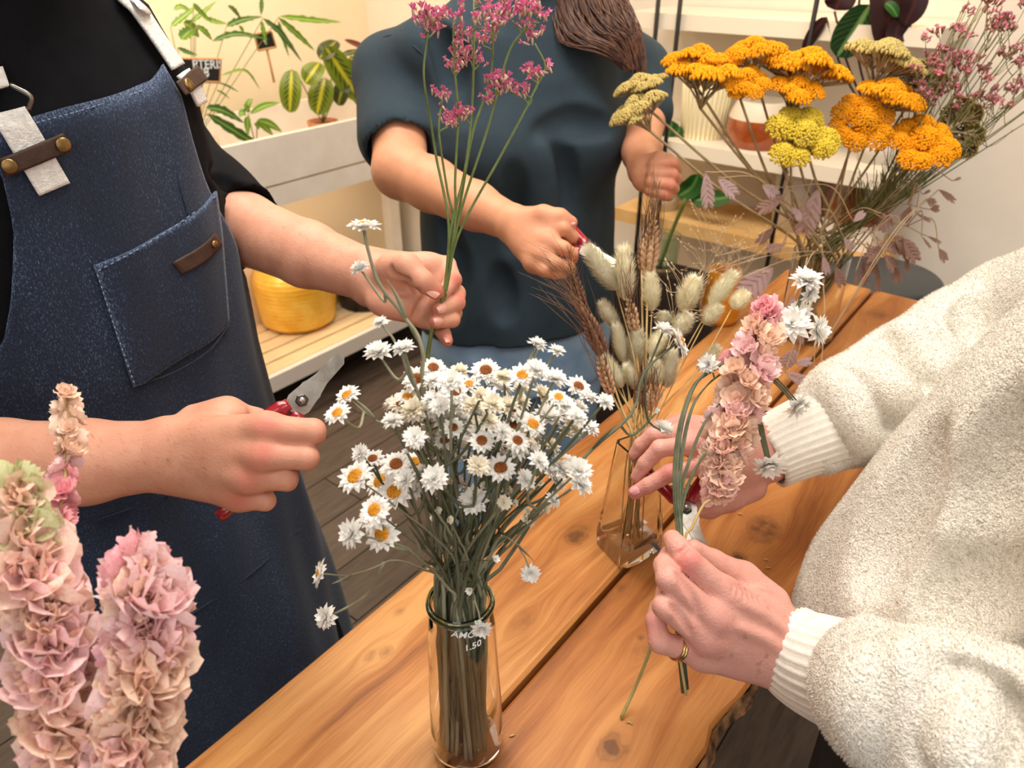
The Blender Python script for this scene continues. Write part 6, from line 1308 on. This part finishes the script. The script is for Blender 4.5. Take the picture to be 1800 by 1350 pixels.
# distant statice bunch leaning right
m_rose = mat('dusty_rose_statice', srgb(212, 116, 138), .7, srgb(236, 168, 180), 300, objrand=.25); m_olive = mat('olive_stem', srgb(92, 96, 52), .7, srgb(122, 120, 72), 40); m_brbr = mat('brown_calyx', srgb(128, 88, 70), .8)
SMF = [statice_mesh(40+s).mesh('flower_cluster', [m_rose, m_brbr]) for s in range(4)]
for k in range(24):
    nk = cneck(); ft = cfoot(nk); r = empty('statice_stem', ft); tag(r, 'dusty pink statice spray leaning out of the cylinder vase towards the white wall', 'flower', 'statice sprays in the cylinder vase'); mb = MB(); f = k/23
    ex, ey = lerp(1690, 1900, f)+U_(-8, 8), lerp(10, 170, f**1.6)+U_(-30, 20); Y = CB.y+U_(-.07, .10); e = PY(ex, ey, Y); c = bez([ft, nk, PY(lerp(1545, 1600, f), lerp(330, 345, f), lerp(CB.y, Y, .6)), e], 24); mb.tube(c, [.0018-.0009*i/24 for i in range(len(c))], 5)
    for j in range(13):
        i = rng.randrange(12, 24); b = c[i]; q = PY(proj(b)[0]+U_(-22, 46), proj(b)[1]-U_(22, 78), b.y+U_(-.03, .03)); mb.tube(bez([b, b.lerp(q, .5)+Vector((0, 0, -.006)), q], 6), .0006, 4)
        if proj(q)[1] < 190: link('flower_cluster', SMF[rng.randrange(4)], r, orient(q, Vector((U_(-.3, .6), U_(-.4, .1), 1)), U_(.012, .019), U_(0, 6)))
    mb.obj('stem', m_olive, r)
# sea oats: flat serrated spikelets
m_oat = mat('mauve_sea_oat', srgb(212, 186, 186), .7, srgb(186, 156, 154), 60, transl=.2); m_oatb = mat('brown_sea_oat', srgb(178, 144, 130), .7, srgb(150, 114, 100), 60, transl=.2); m_oatst = mat('oat_stem', srgb(186, 160, 124), .7)
def oat_mesh(seed):
    r = random.Random(seed); mb = MB(); mb.tube([(0, 0, 0), (0, 0, 1.9)], [.02, .008], 4)
    for i in range(11):
        t = i/11; w = math.sin(math.pi*(.12+.8*t))**.7
        for s in (-1, 1):
            b = Vector((0, .02*s, .08+t*1.55)); tip = b+Vector((s*w*1.0, r.uniform(-.12, .12), .42+.1*r.random())); mid = b.lerp(tip, .5); n = Vector((0, .10*(1 if i % 2 else -1), 0)); wd = Vector((-s*.05, 0, .13))
            mb.add([b-wd*.4, mid-wd+n, tip, mid+wd+n*1.6, b+wd*.5, mid+n*2.2], [(0, 1, 5, 4), (1, 2, 5), (2, 3, 5), (3, 4, 5)])
    return mb
OMs = {k: [oat_mesh(s).mesh('spikelet', m) for s in range(3)] for k, m in (('m', m_oat), ('b', m_oatb))}
OAT = [((1439,333),(1410,415),22,'m'),((1408,372),(1395,380),16,'m'),((1360,470),(1302,520),25,'m'),((1397,518),(1377,583),15,'m'),((1407,507),(1409,607),7,'m'),((1400,612),(1375,647),15,'m'),((1398,640),(1428,634),9,'m'),((1380,655),(1427,677),12,'m'),((1430,653),(1455,680),13,'m'),((1440,680),(1450,723),14,'m'),((1650,333),(1680,355),7,'b'),((1628,350),(1645,360),9,'b'),((1635,368),(1652,366),8,'b'),((1610,375),(1637,390),4,'b'),((1600,362),(1588,392),11,'b'),((1562,388),(1548,408),10,'m'),((1675,318),(1690,312),3,'b'),((1622,342),(1636,334),3,'b'),((1630,415),(1655,428),4,'b'),((1650,437),(1664,460),9,'b'),((1620,415),(1637,437),3,'b'),((1545,432),(1590,438),13,'b'),((1572,416),(1612,455),18,'b'),((1588,420),(1614,462),14,'b'),((1555,430),(1520,458),13,'b'),((1527,448),(1534,484),14,'b'),((1556,448),(1576,476),12,'b'),((1572,470),(1580,498),11,'b'),((1517,460),(1520,505),9,'b'),((1592,453),(1596,478),6,'b'),((1543,468),(1543,516),6,'b'),((1504,478),(1504,503),4,'b'),((1468,468),(1482,505),11,'b'),((1446,450),(1456,484),8,'m'),((1240,302),(1246,368),14,'m'),((1262,312),(1296,346),14,'m'),((1340,325),(1368,345),13,'m'),((1380,345),(1330,372),13,'b'),((1500,390),(1520,372),8,'m'),((1360,400),(1330,430),10,'b'),((1380,430),(1345,440),9,'b'),((1484,420),(1500,440),9,'m'),((1550,375),(1572,395),6,'b')]
for oi in range(0, len(OAT), 3):
    nk = cneck(); ft = cfoot(nk); r = empty('sea_oats_stem', ft); tag(r, 'sea oats stem with flat serrated mauve-brown spikelets in the cylinder vase', 'dried grass', 'sea oats in the cylinder vase'); mb = MB(); cur_ = None
    for (a, b, w, colr) in OAT[oi:oi+3]:
        near_left = 1240 <= a[0] < 1475 and a[1] > 500; Y = (CB.y-.20 if near_left else CB.y-.06)+U_(-.02, .02)
        A = PY(*a, Y); B = PY(*b, Y); L = (B-A).length; d = (A-CAM).dot(FW); wd = w*d/FPX; ax = (B-A).normalized(); yv = (-FW-ax*(-FW).dot(ax)).normalized(); xv = yv.cross(ax)
        M = Matrix(((xv.x*wd, yv.x*wd*.6, ax.x*L/1.9, A.x), (xv.y*wd, yv.y*wd*.6, ax.y*L/1.9, A.y), (xv.z*wd, yv.z*wd*.6, ax.z*L/1.9, A.z), (0, 0, 0, 1))); link('spikelet', OMs[colr][oi % 3], r, M)
        lead = cur_ is None; b0 = nk if lead else cur_[len(cur_)*2//3]; top_p = A+Vector((0, 0, .012)); cc = bez([b0, b0.lerp(top_p, .6)+Vector((0, 0, .03)), A], 14); cur_ = cc if lead else cur_; mb.tube(([ft] if lead else [])+cc, .0009, 5)
    mb.obj('stem', m_oatst, r)
# wispy hair grass around (1250, 430)
m_wisp = mat('wispy_grass', srgb(206, 180, 140), .7, srgb(226, 206, 172), 40)
for k in range(6):
    nk = qneck() if k < 2 else cneck(); ft = qfoot() if k < 2 else cfoot(nk); r = empty('hair_grass_stem', ft); tag(r, 'wispy pale hair grass spray ' + ('rising between the bunny tails' if k < 2 else 'in front of the yarrow stems'), 'dried grass', 'hair grass by the bunny tails' if k < 2 else 'hair grass by the yarrow'); mb = MB(); sd_ = MB()
    cx, cy = [(1185,520),(1215,500),(1240,430),(1275,420),(1300,440),(1260,400)][k]; Y = (QY+.12 if k < 2 else CB.y-.1); c0 = PY(cx, cy+50, Y); mb.tube(bez([ft, nk, nk.lerp(c0, .5)+Vector((0, 0, .02)), c0], 16), .0007, 4)
    for j in range(13):
        e = PY(cx+U_(-50, 50), cy+U_(-50, 45), Y+U_(-.03, .03)); mb.tube(bez([c0, c0.lerp(e, .5)+Vector((U_(-.006, .006), 0, .01)), e], 6), .0003, 3, caps=False); dv = (e-c0).normalized()
        for q in (0, 1): s0 = e-dv*.008*q; sd_.tube([s0, s0+dv*.002, s0+dv*.0055+Vector((0, 0, -.001))], [.0003, .0009, .0002], 4)
    mb.obj('stem', m_wisp, r); q_ = sd_.obj('seeds', m_wisp, r); q_['kind'] = 'stuff'
# amber ceramic vase behind the bunny tails
ab_ = G(1262, 562); ah = zfor(ab_.x, ab_.y, 472)-TZ; ar_ = 27/1300*proj(ab_)[2]
av = empty('amber_vase', ab_); tag(av, 'small glossy amber yellow vase behind the bunny tails', 'vase'); mb = MB(); mb.lathe([(.002, .001), (ar_*1.15, 0), (ar_*1.3, .015), (ar_*1.28, ah*.4), (ar_*1.05, ah*.8), (ar_, ah), (ar_-.005, ah), (ar_*.95, ah*.75), (ar_*1.0, .02), (.002, .012)], 40, ab_); mb.obj('vase_body', mat('amber_glaze', srgb(226, 150, 30), .15, srgb(196, 120, 18), 20, coat=.8), av)

# ------------------------------------------------------------------ larkspur spikes
m_lp = [mat('larkspur_pink', srgb(252, 200, 204), .7, srgb(254, 232, 228), 14, transl=.25, objrand=.08), mat('larkspur_peach', srgb(252, 204, 186), .7, srgb(254, 232, 220), 14, transl=.25, objrand=.08), mat('larkspur_cream', srgb(252, 232, 210), .7, srgb(248, 206, 184), 12, transl=.25, objrand=.08), mat('larkspur_rose', srgb(246, 166, 178), .7, srgb(252, 204, 208), 14, transl=.25, objrand=.08), mat('larkspur_green', srgb(226, 224, 180), .7, srgb(206, 208, 156), 14, transl=.25)]
def lark_mesh(seed):
    r = random.Random(seed); mb = MB(); J = lambda a: r.uniform(-a, a)
    for n, el, L, w, r0 in [(5, .15, .95, .42, .08), (5, .6, .85, .36, .06), (4, 1.05, .7, .28, .03)]:
        o = J(1)
        for i in range(n):
            az = o+i*math.tau/n+J(.25); e0 = el+J(.3); ca, sa = math.cos(az), math.sin(az); V = []; nn = 5
            for q in range(nn):
                t = q/(nn-1); rr = r0+L*t*math.cos(e0+.5*t); zz = L*t*math.sin(e0+.3*t); ww = w*math.sin(math.pi*(.1+.75*t))
                for u in (-1, -.4, .4, 1): V.append((rr*ca-u*ww*sa, rr*sa+u*ww*ca, zz+.22*ww*u*u+.09*math.sin(q*2+u*5+seed)+J(.035)))
            mb.add(V, [(q*4+j, q*4+j+1, (q+1)*4+j+1, (q+1)*4+j) for q in range(nn-1) for j in range(3)])
    mb.tube([(0, 0, -.55), (0, 0, -.2), (0, 0, .05)], [.03, .07, .12], 6); return mb
LMb = [lark_mesh(s) for s in range(4)]; LM = [[b.mesh('floret', m) for b in LMb] for m in m_lp]
def larkspur(label, axis, halfw, dep, n, fl_m, colf, foot_pts, group=None):
    """axis: px way points top->bottom, dep: depth at top/bottom"""
    m_ = len(axis); pts = [P(x, y, lerp(dep[0], dep[1], i/(m_-1))) for i, (x, y) in enumerate(axis)]; c = bez(pts, 60); k = len(c)
    r = empty('larkspur_spike', (foot_pts or [c[-1]])[-1]); tag(r, label, 'flower', group); mb = MB(); mb.tube(bez(list(c[::6])+[c[-1]]+foot_pts, 50), .0013, 6); mb.obj('stem', m_straw, r)
    for i in range(n):
        t = (i+.5)/n; p = c[min(k-1, int(t*(k-1)))]; q = c[min(k-1, int(t*(k-1))+1)]; ax = (p-q).normalized() if (p-q).length > 1e-9 else Vector((0, 0, 1)); d = (p-CAM).dot(FW); hw = float(np.interp(t, np.linspace(0, 1, len(halfw)), halfw))*d/FPX
        a = i*2.39996+U_(-.4, .4); o = ax.orthogonal().normalized(); o = (Matrix.Rotation(a, 3, ax) @ o); s = fl_m*U_(.75, 1.2)*min(1, .45+hw/.022)
        link('floret', LM[colf(t)][rng.randrange(4)], r, orient(p+o*max(.002, hw*U_(.8, 1.2)-s*.75), o+ax*U_(.2, .7), s, U_(0, 6)))
    return r
colA = lambda t: rng.choice((0, 0, 3, 2)) if t < .55 else rng.choice((1, 1, 0, 2))
pin = P(1203, 952, .665)
larkspur('pink and peach larkspur spike held up in the pinched hand', [(1352, 540), (1340, 580), (1318, 640), (1302, 700), (1288, 755), (1274, 800), (1265, 845), (1258, 878)], [12, 32, 48, 52, 46, 40, 30, 14], (.770, .735), 66, .0195, colA, [P(1238, 885, .715), P(1215, 930, .675), pin, P(1190, 1100, .655), P(1206, 1222, .66)])
mb = MB(); mb.tube(bez([P(1262, 820, .728), P(1240, 880, .70), pin, P(1150, 1130, .70), P(1092, 1262, .72)], 30), .0016, 6)
# foreground spikes (soft, close to the lens) standing in a vase that is just below the frame
fb = Vector((-.215, .245, TZ)); fz = .15
fv = empty('stoneware_jug', fb); tag(fv, 'grey stoneware jug holding the larkspur spikes at the near end of the table', 'jug'); mb2 = MB(); mb2.lathe([(.001, 0), (.04, 0), (.048, .03), (.046, .09), (.036, fz-.01), (.038, fz), (.034, fz), (.032, fz-.02), (.042, .09), (.043, .03), (.001, .012)], 40, fb); mb2.obj('jug_body', mat('grey_stoneware', srgb(150, 148, 142), .5, srgb(128, 126, 120), 30), fv)
top_ = fb+Vector((0, 0, fz-.01)); bot_ = fb+Vector((0, 0, .016))
LG = [lambda t: (2 if t < .35 else rng.choice((3, 3, 0))), lambda t: rng.choice((4, 2, 2)) if t < .16 else rng.choice((1, 1, 2, 0, 1)), lambda t: rng.choice((0, 0, 2, 3)) if t < .4 else rng.choice((2, 0, 1, 2))]
larkspur('slender larkspur spike with sparse rose florets in front of the apron', [(112, 692), (124, 745), (118, 800), (112, 860), (100, 925), (92, 990), (100, 1040)], [10, 16, 13, 16, 14, 12, 10], (.52, .47), 26, .0150, LG[0], [P(130, 1200, .45), top_+Vector((-.012, .01, 0)), bot_])
larkspur('dense peach larkspur spike with pale green tip in front of the apron', [(28, 850), (40, 930), (58, 1010), (80, 1090), (98, 1170), (110, 1260), (130, 1370), (160, 1470)], [14, 26, 46, 60, 66, 68, 66, 60], (.43, .425), 56, .0260, LG[1], [top_+Vector((-.006, -.006, 0)), bot_+Vector((.01, .005, 0))])
larkspur('full blush pink larkspur spike in front of the apron skirt', [(242, 985), (252, 1040), (262, 1110), (258, 1190), (240, 1270), (222, 1360), (215, 1470)], [20, 40, 54, 62, 66, 70, 66], (.43, .425), 50, .0260, LG[2], [top_+Vector((.012, .0, 0)), bot_+Vector((-.01, -.008, 0))])

# ------------------------------------------------------------------ the posy in the hand: green everlasting stems with white heads
PG = None
def posy(label, way, heads, dark=True):
    pts = [P(*q) for q in way]; r = empty('everlasting_stem', pts[0]); tag(r, label, 'flower', 'everlasting stems of the held posy'); mb = MB()
    for o in (0, .0016, -.0014): c = bez([p+Vector((o, o*.5, o)) for p in pts], 30); mb.tube(c, [.0020-.0009*i/len(c) for i in range(len(c))], 6, flat=.5)
    for (x, y, d, s, k, n) in heads:
        p = P(x, y, d); b = min(c[len(c)//2:], key=lambda q: (q-p).length); mb.tube(bez([b, b.lerp(p, .5)+Vector((0, 0, .004)), p], 6), .0009, 5); put_head(r, p, n, s*d/FPX, k)
    mb.obj('stem', m_stemd, r)
end = (1196, 958, .668); tail = (1204, 1215, .665)
posy('white everlasting stem of the posy looping over to the head by the lilac sea oats', [tail, (1192, 1080, .652), end, (1188, 870, .705), (1190, 790, .72), (1202, 725, .735), (1224, 672, .75), (1262, 645, .765), (1320, 610, .79), (1390, 560, .80), (1416, 500, .80)], [(1418, 492, .80, 44, 'c', -FW*.6+UP*.7), (1424, 517, .80, 32, 'c', -FW*.5-UP*.4+RT*.4)])
posy('white everlasting stem of the posy with heads behind the larkspur tip', [end, (1192, 880, .70), (1198, 800, .72), (1212, 730, .735), (1232, 690, .75), (1270, 655, .77), (1335, 620, .79), (1385, 570, .80)], [(1392, 568, .79, 52, 'c', -FW*.8+UP*.3-RT*.3), (1437, 580, .80, 46, 'c', -FW*.5+RT*.6), (1405, 548, .81, 36, 'c', -FW*.6+UP*.5), (1245, 640, .755, 30, 'c', -FW*.4-RT*.4)])
posy('white everlasting stem of the posy with a dark neck bending over the cream cuff', [end, (1194, 890, .70), (1205, 830, .72), (1240, 740, .745), (1290, 690, .765), (1345, 662, .775), (1372, 678, .775), (1398, 708, .775)], [(1402, 712, .775, 46, 'c', -FW*.3+RT*.4-UP*.5)])
posy('white everlasting stem of the posy with a head hanging below the cream cuff', [end, (1198, 890, .70), (1225, 820, .73), (1280, 750, .75), (1330, 742, .765), (1342, 775, .765), (1350, 808, .765)], [(1352, 818, .765, 48, 'c', -FW*.5-UP*.7)])
# stem lying across the table from the posy and the trimmings
c = bez([G(1150, 1110, TZ+.10), G(1140, 1150, TZ+.075), G(1118, 1205, TZ+.03), G(1092, 1262, TZ+.002)], 24); mb = MB(); mb.tube(c, .0017, 7)
ls = mb.obj('cut_stalk', mat('green_straw', srgb(176, 166, 108), .6, srgb(150, 142, 84), 30)); tag(ls, 'pale green cut stalk slanting from the hand down to the table', 'stem')
for i, (x, y) in enumerate([(1106, 1272), (900, 1296), (1300, 905), (1350, 1000), (1415, 1000), (1280, 1010), (1346, 985)]):
    g = G(x, y); mb = MB(); mb.tube(bez([g+Vector((-.003, 0, .0008)), g+Vector((0, .001, .0016)), g+Vector((.003, U_(-.003, .003), .0008))], 5), [.0003, .0009, .0011, .0009, .0006, .0003][:len(bez([g, g, g], 5))], 5); t_ = mb.obj('plant_crumb', m_straw); tag(t_, 'tiny dry petal crumb lying on the table boards', 'crumb', 'crumbs on the table')
